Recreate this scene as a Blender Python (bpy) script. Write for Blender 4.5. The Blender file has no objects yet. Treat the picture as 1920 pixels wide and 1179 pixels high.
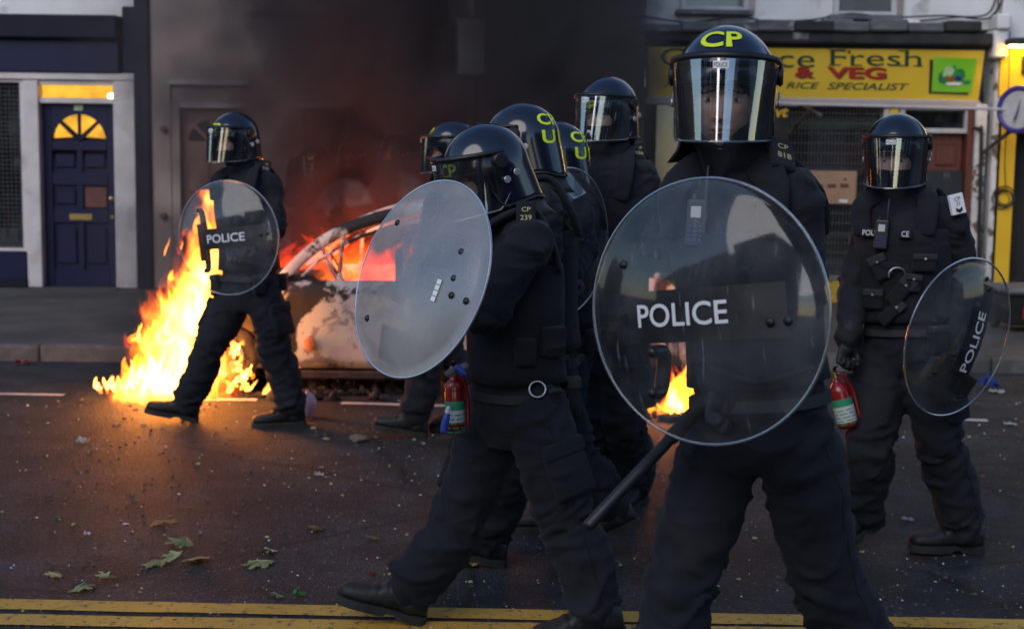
import bpy, bmesh, math, random
import numpy as np
from mathutils import Vector, Matrix, noise

random.seed(7)
np.random.seed(7)
sc = bpy.context.scene
COL = sc.collection
R = math.radians
V = Vector

# ------------------------------------------------------------------ camera
F_PX = 2667.0                      # focal length in photo pixels (1920 wide)
CAM_H = 1.60
PITCH = math.atan(304.0 / F_PX)
ROLL = 0.0125
_U0 = V((0, math.sin(PITCH), math.cos(PITCH)))
_F = V((0, math.cos(PITCH), -math.sin(PITCH)))
_X = V((1, 0, 0))
CR = _X * math.cos(ROLL) + _U0 * math.sin(ROLL)
CU = _U0 * math.cos(ROLL) - _X * math.sin(ROLL)
CAMP = V((0, 0, CAM_H))
cam_d = bpy.data.cameras.new('camera')
cam_d.sensor_width = 36.0
cam_d.lens = 36.0 * F_PX / 1920.0
cam_d.clip_end = 500
cam_d.dof.use_dof = True
cam_d.dof.focus_distance = 4.2
cam_d.dof.aperture_fstop = 4.0
cam = bpy.data.objects.new('camera', cam_d)
COL.objects.link(cam)
cam.matrix_world = Matrix(((CR.x, CU.x, -_F.x, 0), (CR.y, CU.y, -_F.y, 0), (CR.z, CU.z, -_F.z, CAM_H), (0, 0, 0, 1)))
sc.camera = cam

def Q(px, py, Y):
    """point of the world at depth Y seen at photo pixel (px, py): used to survey the photograph"""
    d = _F + CR * ((px - 960.0) / F_PX) + CU * ((589.5 - py) / F_PX)
    return CAMP + d * (Y / d.y)

def rect(xa, ya, xb, yb, Y):
    xm, ym = (xa + xb) / 2, (ya + yb) / 2
    return Q(xa, ym, Y).x, Q(xb, ym, Y).x, Q(xm, yb, Y).z, Q(xm, ya, Y).z

# ------------------------------------------------------------------ world, sun, exposure
SUN_EL, SUN_ROT = R(30.0), R(-150.0)
world = bpy.data.worlds.new('World')
sc.world = world
world.use_nodes = True
wn = world.node_tree
bg = wn.nodes['Background']
sky = wn.nodes.new('ShaderNodeTexSky')
sky.sky_type = 'NISHITA'
sky.sun_disc = False
sky.sun_elevation = SUN_EL
sky.sun_rotation = SUN_ROT
sky.air_density = 1.0
sky.dust_density = 0.2
sky.ozone_density = 3.0
wn.links.new(sky.outputs[0], bg.inputs['Color'])
bg.inputs['Strength'].default_value = 0.10
sun_d = bpy.data.lights.new('sun', 'SUN')
sun_d.energy = 1.0
sun_d.angle = R(50)
sun_d.color = (1.0, 0.9, 0.82)
sun = bpy.data.objects.new('sun', sun_d)
COL.objects.link(sun)
_sd = V((math.sin(SUN_ROT) * math.cos(SUN_EL), math.cos(SUN_ROT) * math.cos(SUN_EL), math.sin(SUN_EL)))
sun.rotation_euler = _sd.to_track_quat('Z', 'Y').to_euler()
sc.view_settings.view_transform = 'Standard'
sc.view_settings.look = 'None'
sc.view_settings.gamma = 1.0
sc.view_settings.exposure = 0.85
sc.view_settings.use_curve_mapping = False
cy = sc.cycles
cy.use_denoising = True
cy.max_bounces = 8
cy.diffuse_bounces = 2
cy.glossy_bounces = 3
cy.transmission_bounces = 4
cy.volume_bounces = 1
cy.transparent_max_bounces = 48
cy.sample_clamp_indirect = 2.0
cy.volume_step_rate = 1.0
cy.volume_max_steps = 256
cy.caustics_reflective = False
cy.caustics_refractive = False

# ------------------------------------------------------------------ materials
MATS = {}
def nd(nt, kind, **kw):
    n = nt.nodes.new(kind)
    for k, v in kw.items():
        setattr(n, k, v)
    return n

def new_mat(name):
    m = bpy.data.materials.new(name)
    m.use_nodes = True
    nt = m.node_tree
    return m, nt, nt.nodes['Principled BSDF'], nt.nodes['Material Output']

def rgba(c):
    return (c[0], c[1], c[2], 1.0)

def pmat(name, c1, c2=None, scale=4.0, lo=.35, hi=.65, rough=.7, rough2=None, metal=0.0, bump=0.0, bscale=40.0,
         detail=6.0, spec=.5, sheen=0.0, coat=0.0, stretch=(1, 1, 1), wrinkle=0.0, c3=None, s3=1.2, lo3=.5, hi3=.62, dist=0.0):
    """plain surface: one or two colours broken up by noise, an optional third stain colour, fine relief"""
    m, nt, b, out = new_mat(name)
    tc = nd(nt, 'ShaderNodeTexCoord')
    mp = nd(nt, 'ShaderNodeMapping')
    mp.inputs['Scale'].default_value = stretch
    nt.links.new(tc.outputs['Object'], mp.inputs['Vector'])
    b.inputs['Base Color'].default_value = rgba(c1)
    b.inputs['Roughness'].default_value = rough
    b.inputs['Metallic'].default_value = metal
    b.inputs['Specular IOR Level'].default_value = spec
    if sheen:
        b.inputs['Sheen Weight'].default_value = sheen
        b.inputs['Sheen Roughness'].default_value = .4
    if coat:
        b.inputs['Coat Weight'].default_value = coat
        b.inputs['Coat Roughness'].default_value = .06
    col = None
    if c2 is not None:
        nz = nd(nt, 'ShaderNodeTexNoise')
        nz.inputs['Scale'].default_value = scale
        nz.inputs['Detail'].default_value = detail
        nz.inputs['Distortion'].default_value = dist
        nt.links.new(mp.outputs[0], nz.inputs['Vector'])
        rp = nd(nt, 'ShaderNodeValToRGB')
        rp.color_ramp.elements[0].position = lo
        rp.color_ramp.elements[0].color = rgba(c1)
        rp.color_ramp.elements[1].position = hi
        rp.color_ramp.elements[1].color = rgba(c2)
        nt.links.new(nz.outputs['Fac'], rp.inputs['Fac'])
        col = rp.outputs['Color']
        if rough2 is not None:
            mr = nd(nt, 'ShaderNodeMapRange')
            mr.inputs['From Min'].default_value = lo
            mr.inputs['From Max'].default_value = hi
            mr.inputs['To Min'].default_value = rough
            mr.inputs['To Max'].default_value = rough2
            nt.links.new(nz.outputs['Fac'], mr.inputs['Value'])
            nt.links.new(mr.outputs[0], b.inputs['Roughness'])
    if c3 is not None:
        n3 = nd(nt, 'ShaderNodeTexNoise')
        n3.inputs['Scale'].default_value = s3
        n3.inputs['Detail'].default_value = 8.0
        nt.links.new(tc.outputs['Object'], n3.inputs['Vector'])
        r3 = nd(nt, 'ShaderNodeMapRange')
        r3.inputs['From Min'].default_value = lo3
        r3.inputs['From Max'].default_value = hi3
        nt.links.new(n3.outputs['Fac'], r3.inputs['Value'])
        mx = nd(nt, 'ShaderNodeMix', data_type='RGBA')
        if col is None:
            mx.inputs['A'].default_value = rgba(c1)
        else:
            nt.links.new(col, mx.inputs['A'])
        mx.inputs['B'].default_value = rgba(c3)
        nt.links.new(r3.outputs[0], mx.inputs['Factor'])
        col = mx.outputs['Result']
    if col is not None:
        nt.links.new(col, b.inputs['Base Color'])
    if bump:
        nb = nd(nt, 'ShaderNodeTexNoise')
        nb.inputs['Scale'].default_value = bscale
        nb.inputs['Detail'].default_value = 4.0
        nt.links.new(mp.outputs[0], nb.inputs['Vector'])
        bp = nd(nt, 'ShaderNodeBump')
        bp.inputs['Strength'].default_value = bump
        bp.inputs['Distance'].default_value = .01
        nt.links.new(nb.outputs['Fac'], bp.inputs['Height'])
        nt.links.new(bp.outputs[0], b.inputs['Normal'])
        if wrinkle:                                  # creases of worn cloth
            wz = nd(nt, 'ShaderNodeTexNoise')
            wz.noise_type = 'RIDGED_MULTIFRACTAL'
            wz.inputs['Scale'].default_value = 5.5
            wz.inputs['Detail'].default_value = 5.0
            wz.inputs['Distortion'].default_value = .9
            m2 = nd(nt, 'ShaderNodeMapping')
            m2.inputs['Scale'].default_value = (.8, .8, 1.7)
            m2.inputs['Rotation'].default_value = (.25, .35, 0)
            nt.links.new(tc.outputs['Object'], m2.inputs['Vector'])
            nt.links.new(m2.outputs[0], wz.inputs['Vector'])
            b2 = nd(nt, 'ShaderNodeBump')
            b2.inputs['Strength'].default_value = wrinkle
            b2.inputs['Distance'].default_value = .035
            nt.links.new(wz.outputs['Fac'], b2.inputs['Height'])
            nt.links.new(bp.outputs[0], b2.inputs['Normal'])
            nt.links.new(b2.outputs[0], b.inputs['Normal'])
    MATS[name] = m
    return m

def emat(name, col, strength, vary=0.0, scale=3.0):
    """a thing that gives off light"""
    m, nt, b, out = new_mat(name)
    nt.nodes.remove(b)
    e = nd(nt, 'ShaderNodeEmission')
    e.inputs['Color'].default_value = rgba(col)
    e.inputs['Strength'].default_value = strength
    if vary:
        tc = nd(nt, 'ShaderNodeTexCoord')
        nz = nd(nt, 'ShaderNodeTexNoise')
        nz.inputs['Scale'].default_value = scale
        nt.links.new(tc.outputs['Object'], nz.inputs['Vector'])
        mr = nd(nt, 'ShaderNodeMapRange')
        mr.inputs['From Min'].default_value = .3
        mr.inputs['From Max'].default_value = .7
        mr.inputs['To Min'].default_value = strength * (1 - vary)
        mr.inputs['To Max'].default_value = strength * (1 + vary)
        nt.links.new(nz.outputs['Fac'], mr.inputs['Value'])
        nt.links.new(mr.outputs[0], e.inputs['Strength'])
    nt.links.new(e.outputs[0], out.inputs['Surface'])
    MATS[name] = m
    return m

def clearmat(name, tint=(.96, .98, 1), ior=1.58, rough=.02, haze=.03, haze_scale=5.0, haze_col=(.6, .63, .68), hlo=.4, hhi=.75, base=.0, scr=0.0):
    """clear polycarbonate: see-through, mirror-like by Fresnel, with a scuffed diffuse haze"""
    m, nt, b, out = new_mat(name)
    nt.nodes.remove(b)
    tr = nd(nt, 'ShaderNodeBsdfTransparent')
    tr.inputs['Color'].default_value = rgba(tint)
    gl = nd(nt, 'ShaderNodeBsdfAnisotropic')
    gl.inputs['Roughness'].default_value = rough
    fr = nd(nt, 'ShaderNodeFresnel')
    fr.inputs['IOR'].default_value = ior
    ad = nd(nt, 'ShaderNodeMath', operation='ADD')
    ad.use_clamp = True
    ad.inputs[1].default_value = base
    nt.links.new(fr.outputs[0], ad.inputs[0])
    mx = nd(nt, 'ShaderNodeMixShader')
    nt.links.new(ad.outputs[0], mx.inputs['Fac'])
    nt.links.new(tr.outputs[0], mx.inputs[1])
    nt.links.new(gl.outputs[0], mx.inputs[2])
    df = nd(nt, 'ShaderNodeBsdfDiffuse')
    df.inputs['Color'].default_value = rgba(haze_col)
    tc = nd(nt, 'ShaderNodeTexCoord')
    nz = nd(nt, 'ShaderNodeTexNoise')
    nz.inputs['Scale'].default_value = haze_scale
    nz.inputs['Detail'].default_value = 8
    nz.inputs['Roughness'].default_value = .6
    nt.links.new(tc.outputs['Object'], nz.inputs['Vector'])
    mr = nd(nt, 'ShaderNodeMapRange')
    mr.inputs['From Min'].default_value = hlo
    mr.inputs['From Max'].default_value = hhi
    mr.inputs['To Min'].default_value = haze * .12
    mr.inputs['To Max'].default_value = haze
    nt.links.new(nz.outputs['Fac'], mr.inputs['Value'])
    fac = mr.outputs[0]
    if scr:                                     # fine scratches
        mp = nd(nt, 'ShaderNodeMapping')
        mp.inputs['Scale'].default_value = (90, 9, 20)
        mp.inputs['Rotation'].default_value = (.3, .2, .7)
        nt.links.new(tc.outputs['Object'], mp.inputs['Vector'])
        n2 = nd(nt, 'ShaderNodeTexNoise')
        n2.inputs['Scale'].default_value = 1.0
        n2.inputs['Detail'].default_value = 3
        nt.links.new(mp.outputs[0], n2.inputs['Vector'])
        r2 = nd(nt, 'ShaderNodeMapRange')
        r2.inputs['From Min'].default_value = .66
        r2.inputs['From Max'].default_value = .74
        r2.inputs['To Max'].default_value = scr
        nt.links.new(n2.outputs['Fac'], r2.inputs['Value'])
        a2 = nd(nt, 'ShaderNodeMath', operation='ADD')
        nt.links.new(mr.outputs[0], a2.inputs[0])
        nt.links.new(r2.outputs[0], a2.inputs[1])
        fac = a2.outputs[0]
    m2 = nd(nt, 'ShaderNodeMixShader')
    nt.links.new(fac, m2.inputs['Fac'])
    nt.links.new(mx.outputs[0], m2.inputs[1])
    nt.links.new(df.outputs[0], m2.inputs[2])
    nt.links.new(m2.outputs[0], out.inputs['Surface'])
    MATS[name] = m
    return m

def flamemat(name, col, strength, power=1.6):
    """hot gas: adds its light to what lies behind, thinner towards the edge of each tongue"""
    m, nt, b, out = new_mat(name)
    nt.nodes.remove(b)
    tr = nd(nt, 'ShaderNodeBsdfTransparent')
    e = nd(nt, 'ShaderNodeEmission')
    lw = nd(nt, 'ShaderNodeLayerWeight')
    lw.inputs['Blend'].default_value = .5
    s1 = nd(nt, 'ShaderNodeMath', operation='SUBTRACT')
    s1.inputs[0].default_value = 1.0
    nt.links.new(lw.outputs['Facing'], s1.inputs[1])
    p = nd(nt, 'ShaderNodeMath', operation='POWER')
    p.inputs[1].default_value = power
    nt.links.new(s1.outputs[0], p.inputs[0])
    tc = nd(nt, 'ShaderNodeTexCoord')
    mp = nd(nt, 'ShaderNodeMapping')
    mp.inputs['Scale'].default_value = (9, 9, 4.5)
    nt.links.new(tc.outputs['Object'], mp.inputs['Vector'])
    nz = nd(nt, 'ShaderNodeTexNoise')
    nz.inputs['Scale'].default_value = 1.0
    nz.inputs['Detail'].default_value = 4
    nz.inputs['Distortion'].default_value = 1.5
    nt.links.new(mp.outputs[0], nz.inputs['Vector'])
    mr = nd(nt, 'ShaderNodeMapRange')
    mr.inputs['From Min'].default_value = .32
    mr.inputs['From Max'].default_value = .62
    mr.inputs['To Min'].default_value = .04
    nt.links.new(nz.outputs['Fac'], mr.inputs['Value'])
    mu = nd(nt, 'ShaderNodeMath', operation='MULTIPLY')
    nt.links.new(p.outputs[0], mu.inputs[0])
    nt.links.new(mr.outputs[0], mu.inputs[1])
    m2 = nd(nt, 'ShaderNodeMath', operation='MULTIPLY')
    m2.inputs[1].default_value = strength
    nt.links.new(mu.outputs[0], m2.inputs[0])
    e.inputs['Color'].default_value = rgba(col)
    nt.links.new(m2.outputs[0], e.inputs['Strength'])
    a = nd(nt, 'ShaderNodeAddShader')
    nt.links.new(tr.outputs[0], a.inputs[0])
    nt.links.new(e.outputs[0], a.inputs[1])
    nt.links.new(a.outputs[0], out.inputs['Surface'])
    m.cycles.emission_sampling = 'NONE'
    MATS[name] = m
    return m

# people and kit
pmat('overall_cloth', (.0125, .014, .019), (.019, .021, .027), scale=3, rough=.88, bump=.35, bscale=260, sheen=.05, spec=.2, wrinkle=.9, c3=(.026, .026, .029), s3=4.5, lo3=.55, hi3=.8)
pmat('vest_cloth', (.009, .010, .013), (.014, .0155, .020), scale=5, rough=.85, bump=.4, bscale=320, sheen=.06, spec=.25, wrinkle=.5)
pmat('webbing', (.016, .017, .02), rough=.7, bump=.3, bscale=400)
pmat('boot_leather', (.008, .008, .009), (.02, .019, .018), scale=9, rough=.42, rough2=.7, bump=.25, bscale=90)
pmat('boot_sole', (.012, .012, .012), (.03, .028, .026), scale=15, rough=.85)
pmat('glove_leather', (.008, .008, .009), (.014, .014, .015), scale=12, rough=.6, bump=.3, bscale=160)
pmat('balaclava_cloth', (.006, .006, .008), rough=.95, bump=.4, bscale=500, spec=.1)
pmat('skin', (.64, .39, .29), (.70, .44, .34), scale=30, rough=.5, bump=.08, bscale=400)
pmat('stubble_skin', (.48, .31, .245), (.54, .35, .28), scale=60, rough=.55)
pmat('lip_skin', (.36, .15, .13), rough=.4)
pmat('brow_hair', (.02, .014, .01), rough=.7)
pmat('eye_white', (.65, .62, .6), rough=.2)
pmat('eye_iris', (.03, .02, .015), rough=.15)
pmat('helmet_shell', (.0045, .006, .017), (.006, .008, .022), scale=3, rough=.14, rough2=.22, coat=.6, spec=.55, bump=.02, bscale=30)
pmat('helmet_trim', (.008, .008, .009), rough=.45)
pmat('black_plastic', (.01, .01, .011), (.018, .018, .02), scale=20, rough=.4)
pmat('rivet_metal', (.55, .56, .58), rough=.35, metal=.8)
pmat('steel', (.45, .46, .48), (.3, .3, .31), scale=30, rough=.3, metal=1.0)
pmat('hi_vis_yellow', (.72, .86, .02), rough=.45)
pmat('police_white', (.72, .73, .75), rough=.45)
pmat('patch_white', (.8, .8, .82), rough=.7)
pmat('print_black', (.012, .012, .015), rough=.6)
pmat('badge_thread', (.52, .44, .22), rough=.7)
pmat('shield_band', (.008, .008, .010), (.02, .02, .024), scale=14, rough=.5)
pmat('extinguisher_red', (.28, .011, .011), (.22, .009, .009), scale=12, rough=.25, coat=.4)
pmat('label_green', (.03, .28, .13), rough=.5)
pmat('label_white', (.55, .58, .56), rough=.55)
pmat('bottle_blue', (.03, .07, .45), rough=.3)
clearmat('visor_clear', tint=(.95, .96, .98), ior=1.6, rough=.015, haze=.03, haze_scale=14, base=.25, hlo=.45, hhi=.8)
clearmat('shield_clear', tint=(.93, .95, .96), ior=1.42, rough=.06, haze=.10, haze_scale=6, base=.02, scr=.16)
clearmat('shield_scuffed', tint=(.80, .81, .82), ior=1.6, rough=.25, haze=.74, haze_scale=2.4, base=.22, hlo=.25, hhi=.62, scr=.12, haze_col=(.36, .352, .345))
clearmat('shield_rim', tint=(.75, .77, .8), ior=1.55, rough=.15, haze=.24, haze_scale=5, base=.08, hlo=.3, hhi=.7)
clearmat('window_glass', tint=(.55, .58, .6), ior=1.5, rough=.02, haze=.04, base=.04)

# ------------------------------------------------------------------ object helpers
def tag(o, label=None, cat=None, group=None, kind=None):
    if label: o['label'] = label
    if cat: o['category'] = cat
    if group: o['group'] = group
    if kind: o['kind'] = kind
    return o

def empty(name, loc=(0, 0, 0)):
    o = bpy.data.objects.new(name, None)
    o.empty_display_size = .1
    COL.objects.link(o)
    o.location = loc
    return o

def world_of(o):
    M = Matrix.Identity(4)
    while o is not None:
        M = o.matrix_basis @ M
        o = o.parent
    return M

def put(o, parent, M=None):
    """parent o so that M is its place in the world"""
    if parent is not None:
        o.parent = parent
        if M is not None: o.matrix_basis = world_of(parent).inverted() @ M
    elif M is not None:
        o.matrix_basis = M
    return o

def root_inv(parent):
    return Matrix.Identity(4) if parent is None else world_of(parent).inverted()

def mk(name, bm, mat, parent=None, smooth=False, world=True):
    """link a bmesh as ONE object; vertices are in world coordinates unless world=False"""
    me = bpy.data.meshes.new(name)
    if parent is not None and world:
        bm.transform(root_inv(parent))
    if smooth:
        for f in bm.faces: f.smooth = True
    bm.to_mesh(me)
    bm.free()
    return mo(name, me, mat, parent)

def mo(name, me, mat, parent=None):
    if mat is not None and len(me.materials) == 0:
        for m in (mat if isinstance(mat, (list, tuple)) else [mat]):
            me.materials.append(MATS[m] if isinstance(m, str) else m)
    o = bpy.data.objects.new(name, me)
    COL.objects.link(o)
    if parent is not None: o.parent = parent
    return o

def box(bm, x0, x1, y0, y1, z0, z1, bev=0.0, M=None, seg=1):
    vs = [bm.verts.new(p) for p in ((x0, y0, z0), (x1, y0, z0), (x1, y1, z0), (x0, y1, z0), (x0, y0, z1), (x1, y0, z1), (x1, y1, z1), (x0, y1, z1))]
    fs = [bm.faces.new([vs[i] for i in q]) for q in ((3, 2, 1, 0), (4, 5, 6, 7), (0, 1, 5, 4), (1, 2, 6, 5), (2, 3, 7, 6), (3, 0, 4, 7))]
    if bev:
        es = list({e for f in fs for e in f.edges})
        r = bmesh.ops.bevel(bm, geom=es, offset=bev, segments=seg, affect='EDGES', profile=.5)
        vs = list({v for f in r['faces'] for v in f.verts} | {v for v in vs if v.is_valid})
    if M is not None:
        bmesh.ops.transform(bm, matrix=M, verts=[v for v in vs if v.is_valid])
    return bm

def bx(name, x0, x1, y0, y1, z0, z1, mat, parent=None, bev=0.006):
    bm = bmesh.new()
    box(bm, min(x0, x1), max(x0, x1), min(y0, y1), max(y0, y1), min(z0, z1), max(z0, z1), bev)
    return mk(name, bm, mat, parent)

def frame_from(d, hint=V((0, 0, 1))):
    d = d.normalized()
    if abs(d.dot(hint)) > .97: hint = V((1, 0, 0)) if abs(d.x) < .9 else V((0, 1, 0))
    a = hint.cross(d).normalized()
    b = d.cross(a).normalized()
    return a, b, d

def loft(bm, rings, cap=True):
    vr = [[bm.verts.new(p) for p in r] for r in rings]
    n = len(vr[0])
    for i in range(len(vr) - 1):
        for j in range(n):
            bm.faces.new((vr[i][j], vr[i][(j + 1) % n], vr[i + 1][(j + 1) % n], vr[i + 1][j]))
    if cap:
        bm.faces.new(list(reversed(vr[0])))
        bm.faces.new(vr[-1])
    return vr

def crom(pts, m=4):
    """Catmull-Rom through (Vector, r...) tuples"""
    out = []
    n = len(pts)
    for i in range(n - 1):
        p0, p1, p2, p3 = pts[max(i - 1, 0)], pts[i], pts[i + 1], pts[min(i + 2, n - 1)]
        for k in range(m):
            t = k / m
            w = (-.5 * t ** 3 + t ** 2 - .5 * t, 1.5 * t ** 3 - 2.5 * t ** 2 + 1, -1.5 * t ** 3 + 2 * t ** 2 + .5 * t, .5 * t ** 3 - .5 * t ** 2)
            out.append(tuple(p0[c] * w[0] + p1[c] * w[1] + p2[c] * w[2] + p3[c] * w[3] for c in range(len(p1))))
    out.append(tuple(pts[-1]))
    return out

def tube(bm, pts, n=10, m=4, round_ends=True, hint=V((0, 0, 1)), flat=1.0):
    """pts: list of (Vector, radius); tapered tube with rounded ends; flat scales one cross axis"""
    st = crom([(p, r) for p, r in pts], m) if len(pts) > 2 else list(pts)
    rings = []
    a = None
    for i, (p, r) in enumerate(st):
        d = (st[min(i + 1, len(st) - 1)][0] - st[max(i - 1, 0)][0])
        if d.length < 1e-7: d = V((0, 0, 1))
        d.normalize()
        if a is None:
            a, b, _ = frame_from(d, hint)
        else:
            a = (a - d * a.dot(d)).normalized()
            b = d.cross(a)
        def rg(c, rr): return [c + a * rr * math.cos(2 * math.pi * k / n) + b * rr * flat * math.sin(2 * math.pi * k / n) for k in range(n)]
        if i == 0 and round_ends:
            for q in (.97, .75, .4): rings.append(rg(p - d * r * q, r * math.sqrt(1 - q * q)))
        rings.append(rg(p, r))
        if i == len(st) - 1 and round_ends:
            for q in (.4, .75, .97): rings.append(rg(p + d * r * q, r * math.sqrt(1 - q * q)))
    loft(bm, rings)
    return bm

def ball(bm, c, rx, ry=None, rz=None, M=None, u=14, v=9):
    ry = rx if ry is None else ry
    rz = rx if rz is None else rz
    r = bmesh.ops.create_uvsphere(bm, u_segments=u, v_segments=v, radius=1.0)
    T = Matrix.Translation(c) @ (M if M is not None else Matrix.Identity(4)) @ Matrix.Diagonal((rx, ry, rz, 1))
    bmesh.ops.transform(bm, matrix=T, verts=r['verts'])
    return bm

def cyl(bm, c, axis, r, h, n=20, r2=None, bev=0.0):
    a, b, d = frame_from(V(axis))
    r2 = r if r2 is None else r2
    c = V(c)
    rings = []
    prof = [(-h / 2, r), (h / 2, r2)] if not bev else [(-h / 2, r - bev), (-h / 2 + bev, r), (h / 2 - bev, r2), (h / 2, r2 - bev)]
    for z, rr in prof:
        rings.append([c + d * z + a * rr * math.cos(2 * math.pi * k / n) + b * rr * math.sin(2 * math.pi * k / n) for k in range(n)])
    loft(bm, rings)
    return bm

def torus(bm, c, axis, r, rm, n=32, m=8, a0=0.0, a1=2 * math.pi):
    a, b, d = frame_from(V(axis))
    c = V(c)
    full = abs(a1 - a0 - 2 * math.pi) < 1e-6
    rings = []
    for i in range(n if full else n + 1):
        t = a0 + (a1 - a0) * i / n
        e = a * math.cos(t) + b * math.sin(t)
        rings.append([c + e * (r + rm * math.cos(2 * math.pi * k / m)) + d * rm * math.sin(2 * math.pi * k / m) for k in range(m)])
    vr = loft(bm, rings, cap=not full)
    if full:
        for j in range(m):
            bm.faces.new((vr[-1][j], vr[-1][(j + 1) % m], vr[0][(j + 1) % m], vr[0][j]))
    return bm

def remeshed(bm, voxel, smooth_it=3, smooth_f=.5):
    """union of the overlapping solids in bm as one continuous skin -> Mesh"""
    bmesh.ops.recalc_face_normals(bm, faces=bm.faces)
    me = bpy.data.meshes.new('tmp')
    bm.to_mesh(me)
    bm.free()
    o = bpy.data.objects.new('tmp', me)
    COL.objects.link(o)
    r = o.modifiers.new('r', 'REMESH')
    r.mode = 'VOXEL'
    r.voxel_size = voxel
    r.use_smooth_shade = True
    if smooth_it:
        s = o.modifiers.new('s', 'SMOOTH')
        s.iterations = smooth_it
        s.factor = smooth_f
    dg = bpy.context.evaluated_depsgraph_get()
    res = bpy.data.meshes.new_from_object(o.evaluated_get(dg))
    bpy.data.objects.remove(o)
    bpy.data.meshes.remove(me)
    return res

# ------------------------------------------------------------------ lettering (made first, while the scene is empty)
TXT = {}
def make_text(s, shear=0.0, bold=0.0, space=1.0):
    key = (s, shear, bold)
    if key in TXT: return TXT[key]
    cu = bpy.data.curves.new('txt', 'FONT')
    cu.body = s
    cu.shear = shear
    cu.offset = bold
    cu.space_character = space
    cu.resolution_u = 4
    o = bpy.data.objects.new('txt', cu)
    COL.objects.link(o)
    dg = bpy.context.evaluated_depsgraph_get()
    me = bpy.data.meshes.new_from_object(o.evaluated_get(dg))
    bpy.data.objects.remove(o)
    bm = bmesh.new()
    bm.from_mesh(me)
    bpy.data.meshes.remove(me)
    bmesh.ops.triangulate(bm, faces=bm.faces)
    xs = [v.co.x for v in bm.verts]; ys = [v.co.y for v in bm.verts]
    x0, x1, y0, y1 = min(xs), max(xs), min(ys), max(ys)
    h = y1 - y0
    for v in bm.verts: v.co = V(((v.co.x - (x0 + x1) / 2) / h, (v.co.y - (y0 + y1) / 2) / h, 0))
    for it in range(3):
        long = [e for e in bm.edges if e.calc_length() > .22]
        if not long: break
        bmesh.ops.subdivide_edges(bm, edges=long, cuts=1)
        bmesh.ops.triangulate(bm, faces=[f for f in bm.faces if len(f.verts) > 3])
    tmp = bpy.data.meshes.new('txtmesh')
    bm.to_mesh(tmp)
    bm.free()
    TXT[key] = (tmp, (x1 - x0) / h)
    return TXT[key]

def letters(name, s, mat, parent, fn, height, width=None, shear=0.0, bold=0.0, local=False, thick=0.0):
    """fn maps flat letter coordinates (x right, y up, metres, centred) to a point on the surface they are printed on"""
    me, asp = make_text(s, shear, bold)
    sx = height if width is None else width / asp
    bm = bmesh.new()
    bm.from_mesh(me)
    if thick:
        r = bmesh.ops.extrude_face_region(bm, geom=list(bm.faces))
        for g in r['geom']:
            if isinstance(g, bmesh.types.BMVert): g.co.z = 1.0
        bmesh.ops.recalc_face_normals(bm, faces=bm.faces)
        for v in bm.verts:
            v.co = fn(v.co.x * sx, v.co.y * height, v.co.z * thick)
    else:
        for v in bm.verts: v.co = fn(v.co.x * sx, v.co.y * height)
    return mk(name, bm, mat, parent, world=not local)
# ================================================================== THE SETTING
for _s, _k in (('POLICE', dict(bold=.012)), ('CP', dict(bold=.022)), ('U1', dict(bold=.022)), ('CP', {}), ('239', {}), ('818', {}), ('836', {}), ('22', {}),
               ('POLI', {}), ('CE', {}), ('Clarence', {}), ('Fresh', {}), ('FRUIT', dict(bold=.03)), ('&', dict(bold=.03)), ('VEG', dict(bold=.03)),
               ('A', dict(shear=.3, bold=.012)), ('RICE', dict(shear=.3, bold=.012)), ('SPECIALIST', dict(shear=.3, bold=.012)), ('vt', dict(shear=.2, bold=.03)), ('85', {}), ('POLICE', {})):
    make_text(_s, **_k)

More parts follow.
